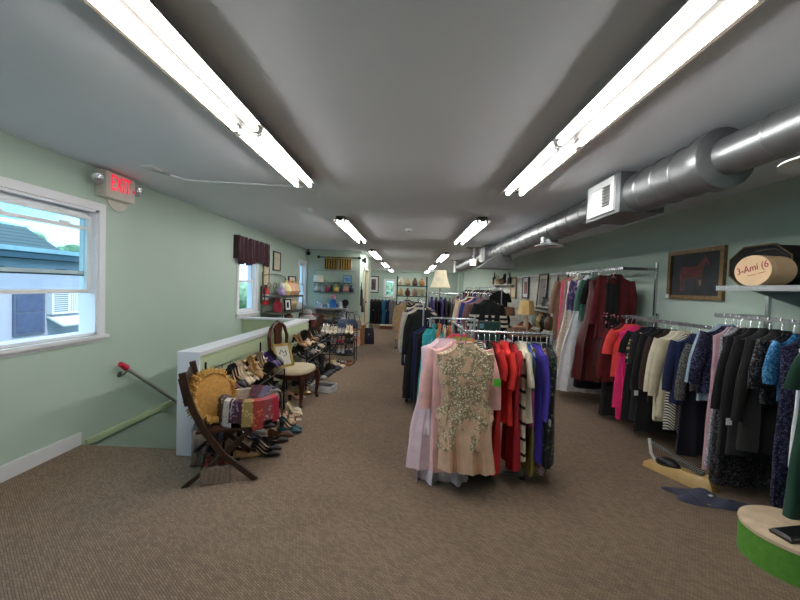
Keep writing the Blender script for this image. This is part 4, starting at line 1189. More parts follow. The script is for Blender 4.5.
def hang(g, loc, rz, label, group, hk='clear', hlabel=None):
    GSEED[0] += 1
    sd = GSEED[0]
    z0 = .082
    t = thing(g.name, label, 'clothing', loc, rz, group)
    if g.strap:
        z0 = .19
        for sx in (-1, 1):
            MB().tube([(sx * g.w * .62, -.012, -.19), (sx * g.w * .55, -.012, -.13), (sx * g.w * .52, 0, -.108), (sx * g.w * .55, .014, -.13), (sx * g.w * .62, .012, -.19)], .009, 6).build('strap', g.m, t)
        b = body_mb(g.L - .1, g.w * .82, g.hem, g.th, g.hth, z0, g.w * .72, g.fold, sd, g.waist)
    else:
        b = body_mb(g.L, g.w, g.hem, g.th, g.hth, z0, .075, g.fold, sd, g.waist)
    b.build('bodice', g.m, t)
    if g.slv:
        if g.name in ('coat', 'jacket', 'cardigan', 'tweed_jacket', 'shirt', 'blouse') and not g.strap:
            MB().lathe([(.088, -.03), (.08, -.004), (.07, .012), (.062, .002)], (0, 0, -z0), 24, sy=.36, cap0=False, cap1=False).build('collar', g.m, t)
        if sd % 4 == 1:
            MB().box((-g.w - .075, -.035, -(z0 + .13) - g.slv), (-g.w - .035, -.032, -(z0 + .08) - g.slv)).build('price_tag', M_WHITE, t, False)
        for sx in (-1, 1):
            o = sleeve_mb(sx, g.w, g.slv, z0, .058, .05 if g.slv < .3 else .043, sd + sx).build('sleeve', g.m, t)
            if g.trim:
                e = (sx * (g.w + .02 + .03), .0, -(z0 + .09) - g.slv)
                MB().lathe([(.052, 0), (.05, .035)], e, 12, sy=.62, cap0=False, cap1=False).build('cuff', g.trim, o)
    if g.skirt:
        zk = .42
        body_mb(g.L - zk + .1, (g.waist or g.w * .8) * 1.03, g.hem * 1.06, g.th * 1.3, g.hth * 1.15, z0 + zk - .05, (g.waist or g.w * .8), g.fold * 1.3, sd + 50).build('skirt', g.skirt, t)
    for k in range(g.layers):
        zt = .40 + k * (g.L - .45) / max(1, g.layers)
        f = (k + 1) / g.layers
        body_mb((g.L - .45) / g.layers + .16, g.w * (.9 + .2 * f), g.w * .95 + (g.hem * 1.18 - g.w * .95) * f, g.th * 1.5, g.th + (g.hth * 1.3 - g.th) * f, z0 + zt, g.w * .75, .032, sd + 70 + k, n=64, m=12).build('ruffle', g.lm or g.m, t)
    if g.belt:
        zz = z0 + .37
        wa = (g.waist or g.w * .9) * 1.02
        MB().lathe([(wa, -.02), (wa, .02)], (0, 0, -zz), 24, sy=.24, cap0=False, cap1=False).build('belt', g.belt, t)
    if hlabel:
        h = thing('clothes_hanger', hlabel, 'hanger', loc, rz, 'hangers ' + group.split(' ', 1)[1] if group.startswith('garments') else 'hangers')
        hook, arms = hanger_proto(hk, round(min(.2, g.w * .92), 2))
        for n_, me in (('hook', hook), ('arms', arms)):
            o = bpy.data.objects.new(n_, me)
            COL.objects.link(o)
            o.parent = h
    return t
def rail_of(items, rail, pos, rz, group, hk='clear', jit=.09, seed=1, hangers=True, sh=0.0):
    # items ordered as they hang; pos(i) is the hang point
    rr = random.Random(seed)
    n = len(items)
    for i, g in enumerate(items):
        if i and i < n - 1:
            nb = 'between %s and %s' % (items[i - 1].core, items[i + 1].core)
        elif i:
            nb = 'last after %s' % items[i - 1].core
        else:
            nb = 'nearest, before %s' % items[1].core
        lab = '%s on %s %s' % (g.desc, rail, nb)
        if len(lab.split()) > 16:
            lab = '%s on %s %s' % (g.desc, rail, 'after ' + items[i - 1].core if i else 'nearest')
        x, y, z = pos(i)
        p = (x + g.x * math.cos(rz), y + g.x * math.sin(rz), z)
        hl = '%s hanger of the %s on %s %s' % (hk, g.core, rail, nb.split(' and ')[0]) if hangers else None
        if hl and len(hl.split()) > 16:
            hl = '%s hanger of the %s on %s' % (hk, g.core, rail)
        r = rz + rr.uniform(-jit, jit)
        o = hang(g, p, r, lab, group, hk, hl)
        o.rotation_euler[1] = rr.uniform(-.035, .035)

# fabrics
F = {}
def fab(nm, rgb, **k):
    k.setdefault('rough', .85)
    k.setdefault('scale', 12)
    k.setdefault('sheen', .04)
    return C('fabric_' + nm, rgb, **k)
BLK = fab('black', (17, 17, 20))
BLK2 = fab('soft_black', (23, 23, 25), bump=.3)
BLKT = fab('black_tweed', (30, 30, 30), bump=.6, bscale=220, scale=120, var=.5)
BSEQ = fab('black_sequin', (12, 12, 14), kind='sequin', rgb2=(22, 22, 25), rgb3=(96, 96, 102), scale=120, metal=.4)
NVY = fab('navy', (24, 36, 76))
NSEQ = fab('navy_sequin', (18, 18, 40), kind='sequin', rgb2=(22, 23, 48), rgb3=(84, 84, 124), scale=130, metal=.4)
BLSEQ = fab('blue_sequin', (22, 84, 136), kind='sequin', rgb2=(36, 116, 172), rgb3=(110, 170, 206), scale=130, metal=.4)
GRYSP = fab('grey_sparkle', (70, 70, 66), kind='sequin', rgb2=(82, 80, 77), rgb3=(140, 140, 134), scale=160, metal=.3)
CRM = fab('cream', (206, 196, 168))
CRM2 = fab('ivory', (216, 208, 186))
WHT = fab('white', (222, 222, 228))
BRN = fab('dark_brown', (52, 36, 28))
PNK = fab('hot_pink', (226, 38, 110))
COR = fab('coral', (226, 70, 66))
RED = fab('red', (200, 34, 36))
RED2 = fab('scarlet', (214, 44, 36))
CRIM = fab('crimson', (176, 22, 40))
BUR = fab('burgundy', (96, 21, 27))
BURT = fab('burgundy_taffeta', (80, 24, 25), rough=.35, bump=.5, bscale=18)
GRN = fab('bottle_green', (24, 64, 50), bump=.3)
SGRN = fab('sage_green', (76, 120, 104))
PUR = fab('purple_print', (70, 56, 100), kind='floral', rgb2=(150, 130, 160), rgb3=(40, 34, 60), scale=22)
VIO = fab('royal_violet', (58, 44, 150))
PVEL = fab('purple_velvet', (52, 38, 96))
DOT = fab('ivory_dotted', (214, 200, 182), kind='dots', rgb2=(96, 88, 110), scale=26, mix=.42)
MAU = fab('mauve', (146, 112, 112))
PKD = fab('dusty_pink', (206, 150, 150))
PNKL = fab('blush', (244, 190, 186))
LBL = fab('pale_blue', (150, 170, 186))
SIL = fab('silver_white', (120, 120, 130), kind='sequin', rgb2=(150, 150, 160), rgb3=(220, 220, 226), scale=140)
PSAT = fab('pink_satin', (196, 156, 166), rough=.4)
LACE = fab('cream_lace', (206, 190, 160), kind='floral', rgb2=(226, 214, 190), rgb3=(150, 130, 100), scale=40)
BFLO = fab('black_floral', (20, 20, 22), kind='floral', rgb2=(60, 110, 84), rgb3=(150, 92, 80), scale=34)
BFLO2 = fab('black_pink_floral', (24, 20, 24), kind='floral', rgb2=(190, 90, 110), rgb3=(220, 190, 200), scale=30)
GNV = fab('gold_navy_print', (24, 28, 52), kind='floral', rgb2=(170, 140, 80), rgb3=(220, 200, 150), scale=26)
STR = fab('black_white_stripe', (18, 18, 20), kind='stripe', rgb2=(220, 216, 206), scale=22, axis='Z')
STRD = fab('diagonal_stripe', (30, 32, 34), kind='stripe', rgb2=(214, 210, 196), scale=24, axis='DIAGONAL')
DASH = fab('black_white_dash', (20, 20, 22), kind='dots', rgb2=(210, 206, 196), scale=60, mix=.6)
CSTR = fab('cream_black_band', (222, 212, 190), kind='stripe', rgb2=(24, 22, 22), scale=2.6, axis='Z', mix=.9)
CHAR = fab('chartreuse', (170, 164, 78), rough=.6)
OLV = fab('olive', (128, 116, 50), rough=.6)
CORT = tulle('coral_tulle', (232, 120, 104), .85)
AQUA = fab('aqua_print', (44, 160, 166), kind='floral', rgb2=(120, 214, 206), rgb3=(40, 90, 160), scale=24)
ORG = fab('orange_print', (206, 120, 70), kind='floral', rgb2=(230, 190, 150), rgb3=(60, 50, 60), scale=28)
BLOK = fab('colour_block', (170, 70, 120), kind='blocks', rgb2=(40, 74, 60), rgb3=(44, 84, 150), scale=.62)
PAIS = fab('paisley', (150, 120, 128), kind='floral', rgb2=(190, 160, 150), rgb3=(120, 50, 50), scale=40)
TEAL = fab('teal', (44, 120, 156))
GREY = fab('grey', (120, 120, 124))
TAN = fab('tan', (150, 124, 104))
FUR = fab('beige_fur', (190, 162, 120), bump=1, bscale=90, scale=40, var=.35)
NUDEL = fab('nude_lining', (214, 168, 132))
NUDE = fab('nude_beaded', (222, 182, 150), kind='bead', rgb2=(150, 130, 96), rgb3=(240, 228, 200), scale=120, rough=.5)
NUDET = tulle('nude_tulle', (236, 196, 166), .85)
PKT = tulle('pale_pink_tulle', (240, 212, 220), .92)
LAVT = tulle('lavender_white_tulle', (244, 226, 234), .9)

# ---------- near rack with the evening dresses
def sq_rack(name, label, rails, posts, bases, loc=(0, 0, 0), m=None):
    t = thing(name, label, 'clothes rack', loc)
    for p, q in rails:
        MB().tube([p, q], .0095, 10).build('rail', m or M_CHROME, t)
    for p, q in posts:
        MB().tube([p, q], .015, 10).build('post', m or M_CHROME, t)
    for p, q in bases:
        MB().tube([p, q], .017, 10).build('base_bar', m or M_STEELD, t)
        for e in (p, q):
            MB().lathe([(.014, -.035), (.024, -.03), (.024, -.005), (.016, 0)], e, 12).build('caster', M_BLACKP, t)
    return t
ZA = 1.20
sq_rack('garment_rack', 'nearest chrome two-armed garment rack holding the pink and red dresses', [((.42, 2.58, ZA), (.42, 3.42, ZA)), ((.46, 3.0, 1.17), (1.17, 3.0, 1.17))],
        [((.42, 3.42, .05), (.42, 3.42, ZA)), ((.50, 3.03, .05), (.50, 3.03, 1.17)), ((1.16, 3.0, .05), (1.16, 3.0, 1.17))], [((.42, 2.84, .05), (.42, 3.46, .05)), ((.42, 2.98, .05), (.95, 2.92, .05))])
near_arm = [
    G('cocktail_dress', 'gold dress', 'gold beaded nude cocktail dress', NUDE, .60, .205, .195, .045, .05, waist=.168, layers=0, skirt=None),
    G('evening_gown', 'blush gown', 'blush pink sleeved gown', PNKL, .98, .215, .23, .035, .05, slv=.42, fold=.010, x=-.02),
    G('tulle_gown', 'tulle gown', 'lavender-white tulle ruffled gown', PKT, 1.02, .19, .29, .04, .07, strap=False, layers=3, lm=LAVT, x=-.12),
    G('satin_dress', 'chartreuse dress', 'shiny chartreuse satin dress', CHAR, .74, .21, .235, .03, .035, x=.02),
    G('party_dress', 'coral dress', 'coral pink tulle dress', COR, .96, .19, .25, .03, .06, layers=2, lm=CORT, x=.03),
    G('long_dress', 'rose dress', 'rose pink plain dress', fab('rose_pink', (226, 96, 118)), .72, .225, .24, .03, .04, x=.03),
]
rail_of(near_arm, 'the near rack arm', lambda i: (.42, 2.66 + .115 * i, ZA), 0, 'garments on the near rack arm', seed=4, jit=.05)
# details of the gold dress: illusion neckline, tulle skirt and green price sticker on the gown behind
gd = [o for o in COL.objects if o.name.startswith('cocktail_dress')][0]
body_mb(.42, .19, .245, .05, .085, .58, .17, .02, 901, n=72, m=14).build('tulle_skirt', NUDET, gd)
body_mb(.45, .185, .225, .04, .06, .56, .165, .012, 902, n=64, m=14).build('skirt_lining', NUDEL, gd)
body_mb(.30, .19, .21, .047, .07, .54, .17, .022, 903, n=64, m=12).build('beaded_peplum', NUDE, gd)
bl = [o for o in COL.objects if o.name.startswith('evening_gown')][0]
MB().box((.235, -.075, -.40), (.285, -.07, -.345)).build('green_price_sticker', C('neon_green', (96, 214, 70)), bl, False)
near_bar = [
    G('cardigan', 'striped cardigan', 'black and white striped cardigan', STR, .52, .20, .2, .03, .035, slv=.50),
    G('long_dress', 'dash dress', 'black dress with white dashes', DASH, .95, .17, .2, .025, .035, strap=True),
    G('long_dress', 'dark floral', 'dark green floral dress', BFLO, 1.0, .19, .2, .025, .035),
    G('maxi_dress', 'red maxi', 'long red maxi dress', RED, .98, .19, .24, .03, .05, slv=.16),
    G('blouse', 'red blouse', 'scarlet short-sleeved blouse', RED2, .60, .21, .23, .03, .04, slv=.22),
    G('maxi_dress', 'crimson dress', 'crimson long dress', CRIM, .95, .18, .2, .025, .04, slv=.12),
    G('shift_dress', 'banded dress', 'cream dress with black bands', CSTR, .88, .2, .21, .02, .025),
    G('blouse', 'white blouse', 'white tie-front blouse', CRM2, .58, .2, .21, .03, .04, slv=.2),
    G('tunic', 'colour-block tunic', 'blue green and pink colour-block tunic', BLOK, .62, .21, .21, .02, .03),
    G('wrap_skirt', 'olive skirt', 'olive satin wrap skirt', OLV, .98, .13, .2, .025, .035, strap=True),
    G('maxi_dress', 'violet dress', 'royal violet long dress', VIO, .90, .19, .2, .03, .04, slv=.45),
    G('scarf_dress', 'paisley dress', 'dusty paisley dress', PAIS, .96, .17, .2, .02, .03, strap=True),
    G('maxi_dress', 'rose-print dress', 'black dress with green rose print', BFLO, .90, .215, .24, .035, .05),
]
XB = [.575, .625, .665, .715, .785, .85, .895, .93, .965, 1.0, 1.04, 1.075, 1.125]
rail_of(near_bar, 'the near rack bar', lambda i: (XB[i], 3.0, 1.17), PI / 2, 'garments on the near rack bar', hk='white', seed=6, jit=.04)
# ---------- second rack
Z2 = 1.16
sq_rack('garment_rack', 'second chrome garment rack with flat square bar behind the gold dress', [((.26, 4.4, Z2), (.80, 4.4, Z2))], [((.27, 4.4, .05), (.27, 4.4, Z2)), ((.79, 4.4, .05), (.79, 4.4, Z2 + .03))], [((.27, 4.15, .05), (.27, 4.65, .05)), ((.79, 4.15, .05), (.79, 4.65, .05))], m=C('brushed_chrome', (196, 204, 214), rough=.3, metal=.7))
row2 = [G('blouse', 'turquoise blouse', 'turquoise patterned blouse', AQUA, .6, .19, .2, slv=.2), G('blouse', 'orange blouse', 'orange print blouse', ORG, .6, .19, .2, slv=.2), G('blouse', 'cream top', 'cream sleeveless top', CRM2, .6, .2, .2), G('dress', 'multicoloured dress', 'multicoloured print dress', ORG, .9, .19, .2),
        G('blouse', 'black top', 'black short-sleeved top', BLK, .6, .19, .2, slv=.2), G('blouse', 'white shirt', 'white summer shirt', WHT, .65, .2, .2, slv=.2), G('dress', 'coral sundress', 'coral sundress', COR, .9, .17, .2, strap=True), G('blouse', 'silver top', 'silver sequin top', SIL, .6, .19, .2)]
rail_of(row2, 'the second rack', lambda i: (.31 + .063 * i, 4.4, Z2), PI / 2, 'garments on the second rack', seed=8)
sq_rack('garment_rack', 'short side arm rack of aqua dress and black gown by the aisle', [((.29, 4.12, 1.13), (.29, 4.75, 1.13))], [((.29, 4.74, .05), (.29, 4.74, 1.13))], [((.29, 4.3, .05), (.29, 4.78, .05))])
rail_of([G('sequin_dress', 'aqua dress', 'aqua and blue sequin dress', AQUA, .82, .12, .14, .03, .05, x=.0), G('evening_gown', 'long black gown', 'long black gown', BLK, 1.0, .18, .21, .03, .05, x=-.01), G('evening_gown', 'dark navy gown', 'dark navy gown', NVY, .9, .18, .2, x=-.05)], 'the side arm rack', lambda i: (.29, 4.22 + .14 * i, 1.13), 0, 'garments on the side arm', hk='white', seed=44)
t = thing('chalk_board', 'dark green board sign hung on the end of second rack', 'sign', (.955, 4.38, 1.03))
MB().box((-.125, -.012, -.11), (.125, .0, .11)).build('board', C('dark_green_board', (26, 62, 52), rough=.5), t, False)
MB().box((-.135, -.014, .105), (.135, .004, .118)).box((-.135, -.014, -.118), (.135, .004, -.105)).box((-.137, -.014, -.118), (-.122, .004, .118)).box((.122, -.014, -.118), (.137, .004, .118)).build('frame', M_STEELD, t, False)
MB().box((-.112, -.0135, .03), (-.06, -.0122, .085)).build('blue_note', C('blue_note', (96, 140, 160)), t, False)
MB().cyl((-.16, .012, .09), (.1, .012, .09), .006, 6).build('hanging_bar', M_CHROME, t)
# ---------- long rack along the aisle, left edge of the middle block
Z4 = 1.30
sq_rack('garment_rack', 'long chrome rack of dark dresses along the left edge of aisle', [((.2, 4.8, Z4), (.2, 7.9, Z4))], [((.2, 4.82, .05), (.2, 4.82, Z4)), ((.2, 7.88, .05), (.2, 7.88, Z4))], [((.02, 4.82, .05), (.42, 4.82, .05)), ((.02, 7.88, .05), (.42, 7.88, .05))])
row4 = [G('evening_gown', 'black gown', 'long black evening gown', BLK, 1.16, .18, .24, .03, .06, slv=.5), G('evening_gown', 'ebony gown', 'plain ebony floor-length gown', BLK2, 1.12, .19, .22, .03, .05),
        G('cardigan', 'ivory cardigan', 'ivory long-sleeved cardigan', CRM2, .6, .2, .21, .03, .04, slv=.5, x=-.03), G('blouse', 'dotted tunic', 'pale pink dotted tunic', fab('pink_dotted', (214, 178, 176), kind='dots', rgb2=(150, 90, 100), scale=40, mix=.5), .8, .21, .23, .03, .04, slv=.5, x=-.05),
        G('dress', 'navy dress', 'navy knee-length dress', NVY, .9, .2, .22, x=-.05), G('coat', 'black coat', 'black wool coat', BLK2, .95, .21, .22, slv=.5), G('blouse', 'grey blouse', 'grey silk blouse', GREY, .65, .2, .2, slv=.5), G('dress', 'midnight dress', 'midnight blue dress', NSEQ, .95, .2, .22),
        G('jacket', 'cream jacket', 'cream wool jacket', CRM, .65, .21, .21, slv=.5), G('dress', 'onyx dress', 'onyx black dress', BLK, .95, .2, .22, slv=.3), G('coat', 'brown coat', 'dark brown coat', BRN, .95, .2, .22, slv=.5)]
Y4 = [4.86, 5.0, 5.2, 5.38, 5.6, 5.85, 6.1, 6.4, 6.75, 7.1, 7.5]
rail_of(row4, 'the aisle rack', lambda i: (.2, Y4[i], Z4), 0, 'garments on the aisle rack', hk='white', seed=9)
# ---------- third cross rack with the lamp standing by it
Z3 = 1.43
sq_rack('garment_rack', 'tall cross rack of purple and black tops beneath the cream lampshade', [((.36, 6.9, Z3), (1.0, 6.9, Z3))], [((.37, 6.9, .05), (.37, 6.9, Z3)), ((.99, 6.9, .05), (.99, 6.9, Z3))], [((.37, 6.65, .05), (.37, 7.15, .05)), ((.99, 6.65, .05), (.99, 7.15, .05))])
row3 = [G('blouse', 'violet velvet top', 'violet velvet top', PVEL, .6, .2, .21, slv=.2), G('dress', 'jet dress', 'jet black dress', BLK, .9, .19, .2), G('blouse', 'plum top', 'deep purple top', PVEL, .6, .19, .2, slv=.4), G('dress', 'sable dress', 'sable black dress', BLK2, .9, .2, .2, slv=.3), G('blouse', 'charcoal top', 'charcoal sparkle top', GRYSP, .6, .2, .2),
        G('blouse', 'taupe blouse', 'taupe blouse', TAN, .65, .2, .2, slv=.4), G('dress', 'rosy dress', 'dusty pink dress', PKD, 1.1, .17, .2, strap=True)]
rail_of(row3, 'the third cross rack', lambda i: (.43 + .085 * i, 6.9, Z3), PI / 2, 'garments on the third cross rack', hk='white', seed=10)
t = thing('floor_lamp', 'floor lamp with large cream bell lampshade above the purple tops', 'floor lamp', (.60, 7.2, 0))
MB().lathe([(.15, 0), (.15, .02), (.03, .05)]).build('base', M_GOLDF, t)
MB().cyl((0, 0, .03), (0, 0, 1.78), .012, 8).build('pole', M_GOLDF, t)
MB().lathe([(.195, 1.535), (.165, 1.62), (.135, 1.72), (.115, 1.82), (.112, 1.87)], cap0=False, cap1=False, n=28).build('lamp_shade', C('cream_linen_shade', (226, 216, 188), rough=.8), t)
MB().lathe([(.198, 1.532), (.198, 1.545)], cap0=False, cap1=False, n=28).build('shade_trim', C('cream_trim', (206, 194, 160)), t)
# ---------- fifth rack, striped sweater in front
Z5 = 1.46
sq_rack('garment_rack', 'chrome rack behind the green board with a striped sweater in front', [((1.12, 5.05, Z5), (1.12, 8.2, Z5))], [((1.12, 5.5, .05), (1.12, 5.5, Z5)), ((1.12, 8.18, .05), (1.12, 8.18, Z5))], [((.9, 5.5, .05), (1.34, 5.5, .05)), ((.9, 8.18, .05), (1.34, 8.18, .05))])
SWB = fab('sweater_black', (22, 22, 25), bump=.4, bscale=160)
SWW = fab('sweater_cream', (224, 218, 200), bump=.4, bscale=160)
row5 = [G('striped_sweater', 'striped sweater', 'black sweater with cream stripes', SWB, .56, .185, .185, .05, .06, slv=.46), G('blouse', 'mauve blouse', 'mauve blouse', MAU, .7, .22, .22, slv=.5, x=-.05), G('blouse', 'cobalt shirt', 'cobalt blue shirt', fab('cobalt', (40, 70, 140)), .7, .22, .22, slv=.5, x=-.06), G('jacket', 'pink jacket', 'dusty pink jacket', PKD, .7, .22, .22, slv=.5, x=-.04), G('dress', 'dark brown dress', 'dark brown dress', BRN, .95, .21, .22, x=-.06),
        G('blouse', 'ecru blouse', 'ecru blouse', CRM, .65, .21, .21, slv=.5, x=-.05), G('coat', 'inky coat', 'inky black coat', BLK, .95, .21, .22, slv=.5), G('blouse', 'lilac blouse', 'lilac print blouse', PUR, .65, .21, .21, slv=.4), G('jacket', 'stone jacket', 'stone grey jacket', GREY, .65, .21, .21, slv=.5), G('dress', 'wine dress', 'wine red dress', BUR, .95, .2, .2)]
Y5 = [5.2, 5.45, 5.7, 5.95, 6.2, 6.5, 6.8, 7.15, 7.5, 7.9]
rail_of(row5, 'the sweater rack', lambda i: (1.12, Y5[i], Z5), 0, 'garments on the sweater rack', hk='white', seed=12)
sw = [o for o in COL.objects if o.name.startswith('striped_sweater')][0]
for k, z in enumerate((.31, .375, .44)):
    MB().lathe([(.191, -.016), (.191, .016)], (0, 0, -z), 28, sy=.34, cap0=False, cap1=False).build('knit_stripe', SWW, sw)
    for sx in (-1, 1):
        MB().lathe([(.063, -.016), (.063, .016)], (sx * (.185 - .03 + .08 * (1 - (1 - (z - .15) / .46) ** 2)), 0, -z), 14, sy=.7, cap0=False, cap1=False).build('sleeve_stripe', SWW, sw)

# ---------- right wall rails
def wall_rail(label, x, y0, y1, z, zup):
    t = thing('wall_rail', label, 'clothes rail', (XR, (y0 + y1) / 2, z))
    h = (y1 - y0) / 2
    MB().box((x - XR - .008, -h, -.016), (x - XR + .008, h, .016)).build('rail', M_CHROME, t, False)
    for y in (-h + .02, h - .02):
        MB().box((x - XR, y - .01, -.02), (-.02, y + .01, .015)).build('arm', M_CHROME, t, False)
        MB().box((-.025, y - .014, -.75), (0, y + .014, zup - z)).build('wall_standard', M_CHROME, t, False)
    return t
RX = 2.62
wall_rail('upper chrome wall rail holding the long white and burgundy gowns', RX, 4.62, 6.25, 1.84, 1.92)
wall_rail('lower chrome wall rail under the horse painting', RX, 3.16, 4.60, 1.25, 1.30)
wall_rail('near chrome wall rail below the hat box shelf', RX, 1.5, 3.22, 1.365, 1.60)
rowT = [G('pinafore_dress', 'rosy pinafore', 'black pinafore with pink flowers', BLK, .62, .10, .11, strap=True, skirt=BFLO2, x=-.07), G('jacket', 'dark red jacket', 'dark red long-sleeved jacket', BUR, .80, .21, .22, .04, .05, slv=.55), G('taffeta_gown', 'taffeta gown', 'burgundy ruched taffeta gown', BURT, 1.36, .19, .36, .05, .10, slv=.0, fold=.02, x=-.10),
        G('evening_gown', 'raven gown', 'raven black gown', BLK, 1.5, .2, .3, .03, .06, slv=.3, x=-.05), G('blouse', 'sage blouse', 'sage green draped blouse', SGRN, .62, .21, .22, .04, .05, slv=.4, x=-.06), G('evening_gown', 'white gown', 'plain white long gown', WHT, 1.62, .18, .38, .04, .09, fold=.016, x=-.10), G('dress', 'purple dress', 'purple print dress', PUR, 1.2, .2, .24, slv=.4, x=-.08),
        G('wedding_gown', 'dotted gown', 'ivory dotted long gown', DOT, 1.6, .19, .36, .04, .08, fold=.014, x=-.12), G('evening_gown', 'mauve gown', 'mauve satin gown', MAU, 1.5, .18, .28, .03, .06, x=-.10), G('dress', 'pink party dress', 'bright pink party dress', fab('bright_pink', (210, 90, 110)), 1.0, .2, .22, x=-.08), G('coat', 'camel coat', 'camel coat', TAN, 1.0, .21, .22, slv=.5, x=-.06)]
YT = [4.70, 4.76, 4.86, 4.98, 5.08, 5.2, 5.34, 5.48, 5.64, 5.8, 5.98]
rail_of(rowT, 'the upper wall rail', lambda i: (RX, YT[i], 1.84), 0, 'garments on the upper wall rail', seed=14)
row6 = [G('jacket', 'tweed jacket', 'grey sparkling tweed jacket', GRYSP, .46, .20, .2, .035, .04, slv=.46), G('skirt_suit', 'ink skirt', 'ink navy long skirt', fab('ink', (16, 18, 34)), 1.05, .18, .22), G('blouse', 'navy top', 'navy blue long-sleeved top', NVY, .62, .21, .22, .035, .05, slv=.42, trim=None), G('long_skirt', 'striped skirt', 'diagonally striped long skirt', STRD, .9, .19, .20), G('jacket', 'cream jacket', 'cream jacket', CRM, .80, .21, .22, .035, .045, slv=.52),
        G('coat', 'pale coat', 'pale cream coat', CRM2, .86, .21, .23, .035, .045, slv=.5), G('cardigan', 'brown cardigan', 'dark brown cardigan', BRN, .7, .21, .22, slv=.5), G('coat', 'jet coat', 'jet black coat', BLK, 1.05, .21, .23, slv=.55), G('dress', 'coal dress', 'coal black dress', BLK2, .98, .2, .22, slv=.3), G('blouse', 'gold print blouse', 'navy and gold print blouse', GNV, .66, .2, .22, slv=.3),
        G('velvet_dress', 'velvet dress', 'black velvet dress', BLK, 1.05, .2, .24, slv=.2), G('ruffle_dress', 'hot pink dress', 'hot pink ruffled dress', PNK, .92, .18, .24, .035, .06, layers=2, x=-.08), G('blouse', 'coral blouse', 'coral red blouse', COR, .6, .2, .22, slv=.25, x=-.07), G('cardigan', 'maroon cardigan', 'maroon long cardigan', BUR, .68, .21, .22, slv=.55, x=-.06), G('dress', 'onyx skirt dress', 'onyx black flared dress', BLK2, 1.1, .2, .3, .03, .06)]
Y6 = [3.22, 3.29, 3.38, 3.46, 3.55, 3.64, 3.73, 3.82, 3.91, 4.0, 4.09, 4.18, 4.28, 4.38, 4.5]
rail_of(row6, 'the lower wall rail', lambda i: (RX, Y6[i], 1.25), 0, 'garments on the lower wall rail', seed=16)
row7 = [G('lace_gown', 'plum gown', 'dark plum long gown', fab('plum', (44, 16, 34)), 1.2, .2, .24), G('lace_gown', 'lace gown', 'cream lace gown', LACE, .9, .2, .22, slv=.3), G('velvet_gown', 'green gown', 'bottle green velvet gown', GRN, 1.16, .2, .26, .04, .06, slv=.22, x=-.03), G('shift_dress', 'white dress', 'white sleeveless dress', WHT, .84, .18, .2), G('sequin_gown', 'navy sequin gown', 'navy sequin long gown', NSEQ, 1.1, .2, .24, .035, .05, x=-.02),
        G('sequin_blouse', 'blue sequin top', 'bright blue sequin top', BLSEQ, .45, .17, .17, .03, .03, slv=.24), G('sequin_shrug', 'sequin shrug', 'black sequin shrug', BSEQ, .5, .2, .21, slv=.3), G('tweed_jacket', 'tweed coat', 'black tweed coat', BLKT, .86, .22, .23, .045, .06, slv=.55), G('coat', 'wool coat', 'plain black wool coat', BLK2, .92, .22, .24, .045, .06, slv=.56), G('coat', 'crepe coat', 'black crepe coat dress', BLK, .95, .22, .23, .04, .05, slv=.52),
        G('sequin_gown', 'black sequin gown', 'long black sequin gown', BSEQ, 1.2, .19, .24, .03, .05), G('evening_gown', 'silver gown', 'silver white long gown', SIL, 1.1, .15, .19, x=-.02), G('satin_gown', 'pink satin gown', 'pale pink satin gown', PSAT, 1.16, .18, .22), G('sequin_jacket', 'navy sequin jacket', 'navy sequin jacket', NSEQ, .56, .2, .21, slv=.4), G('shirt', 'pale blue shirt', 'pale blue shirt', LBL, .62, .19, .2, slv=.4)]
Y7 = [2.06, 2.18, 2.27, 2.35, 2.42, 2.50, 2.57, 2.65, 2.74, 2.82, 2.89, 2.95, 3.0, 3.05, 3.11]
rail_of(row7, 'the near wall rail', lambda i: (RX, Y7[i], 1.365), 0, 'garments on the near wall rail', seed=18)

# wall shelf with the hat boxes
t = thing('wall_shelf', 'grey metal-edged wall shelf carrying the hat boxes', 'shelf', (XR, 2.4, 1.58))
MB().box((-.59, -.9, 0), (0, .62, .02)).build('shelf_board', C('grey_shelf', (150, 156, 152)), t, False)
MB().box((-.60, -.9, -.012), (-.59, .62, .026)).build('metal_edge', M_CHROME, t, False)
for y in (.5, -.6):
    MB().prism([(-.45, 0), (0, 0), (0, -.14)], (0, y, 0), -.008, .008, 'xz').build('bracket', M_CHROME, t, False)
t = thing('octagonal_hat_box', 'large black octagonal hat box standing on the wall shelf', 'hat box', (2.66, 2.90, 1.602))
oc = [(-.245, .09), (-.125, .0), (.125, .0), (.245, .09), (.245, .22), (.125, .31), (-.125, .31), (-.245, .22)]
MB().prism(oc, (0, 0, 0), .012, .17, 'yz').build('box', C('black_hatbox', (15, 14, 17), rough=.75), t, False)
e = MB()
oc2 = [(y * 1.02 - .0, (z - .155) * 1.02 + .159) for y, z in oc]
MB().prism(oc2, (0, 0, 0), .0, .014, 'yz').build('lid', C('black_hatbox', (0, 0, 0)), t, False)
MB().tube([(-.004, y, z) for y, z in oc2] + [(-.004,) + oc2[0]], .006, 6).build('gold_piping', M_GOLDF, t)
t = thing('oval_hat_box', 'cream oval hat box with red handwriting in front of the black hat box', 'hat box', (2.47, 2.735, 1.602))
MB().lathe([(.108, 0), (.108, .17)], (0, 0, .112), 36, sx=1.32, sy=1.0, axis='x').build('box', C('cream_hatbox', (214, 180, 142), rough=.7, var=.05), t)
MB().lathe([(.11, -.004), (.11, .035)], (0, 0, .112), 36, sx=1.32, sy=1.0, axis='x').build('lid', C('cream_hatbox_lid', (222, 190, 152), rough=.7, var=.05), t)
me = text_mesh('3-Ami (6', .07, .0008)
me.materials.append(C('red_ink', (160, 60, 70)))
o = bpy.data.objects.new('red_handwriting', me)
COL.objects.link(o)
o.parent = t
o.location = (-.006, 0, .13)
o.rotation_euler = (PI / 2, 0, -PI / 2)
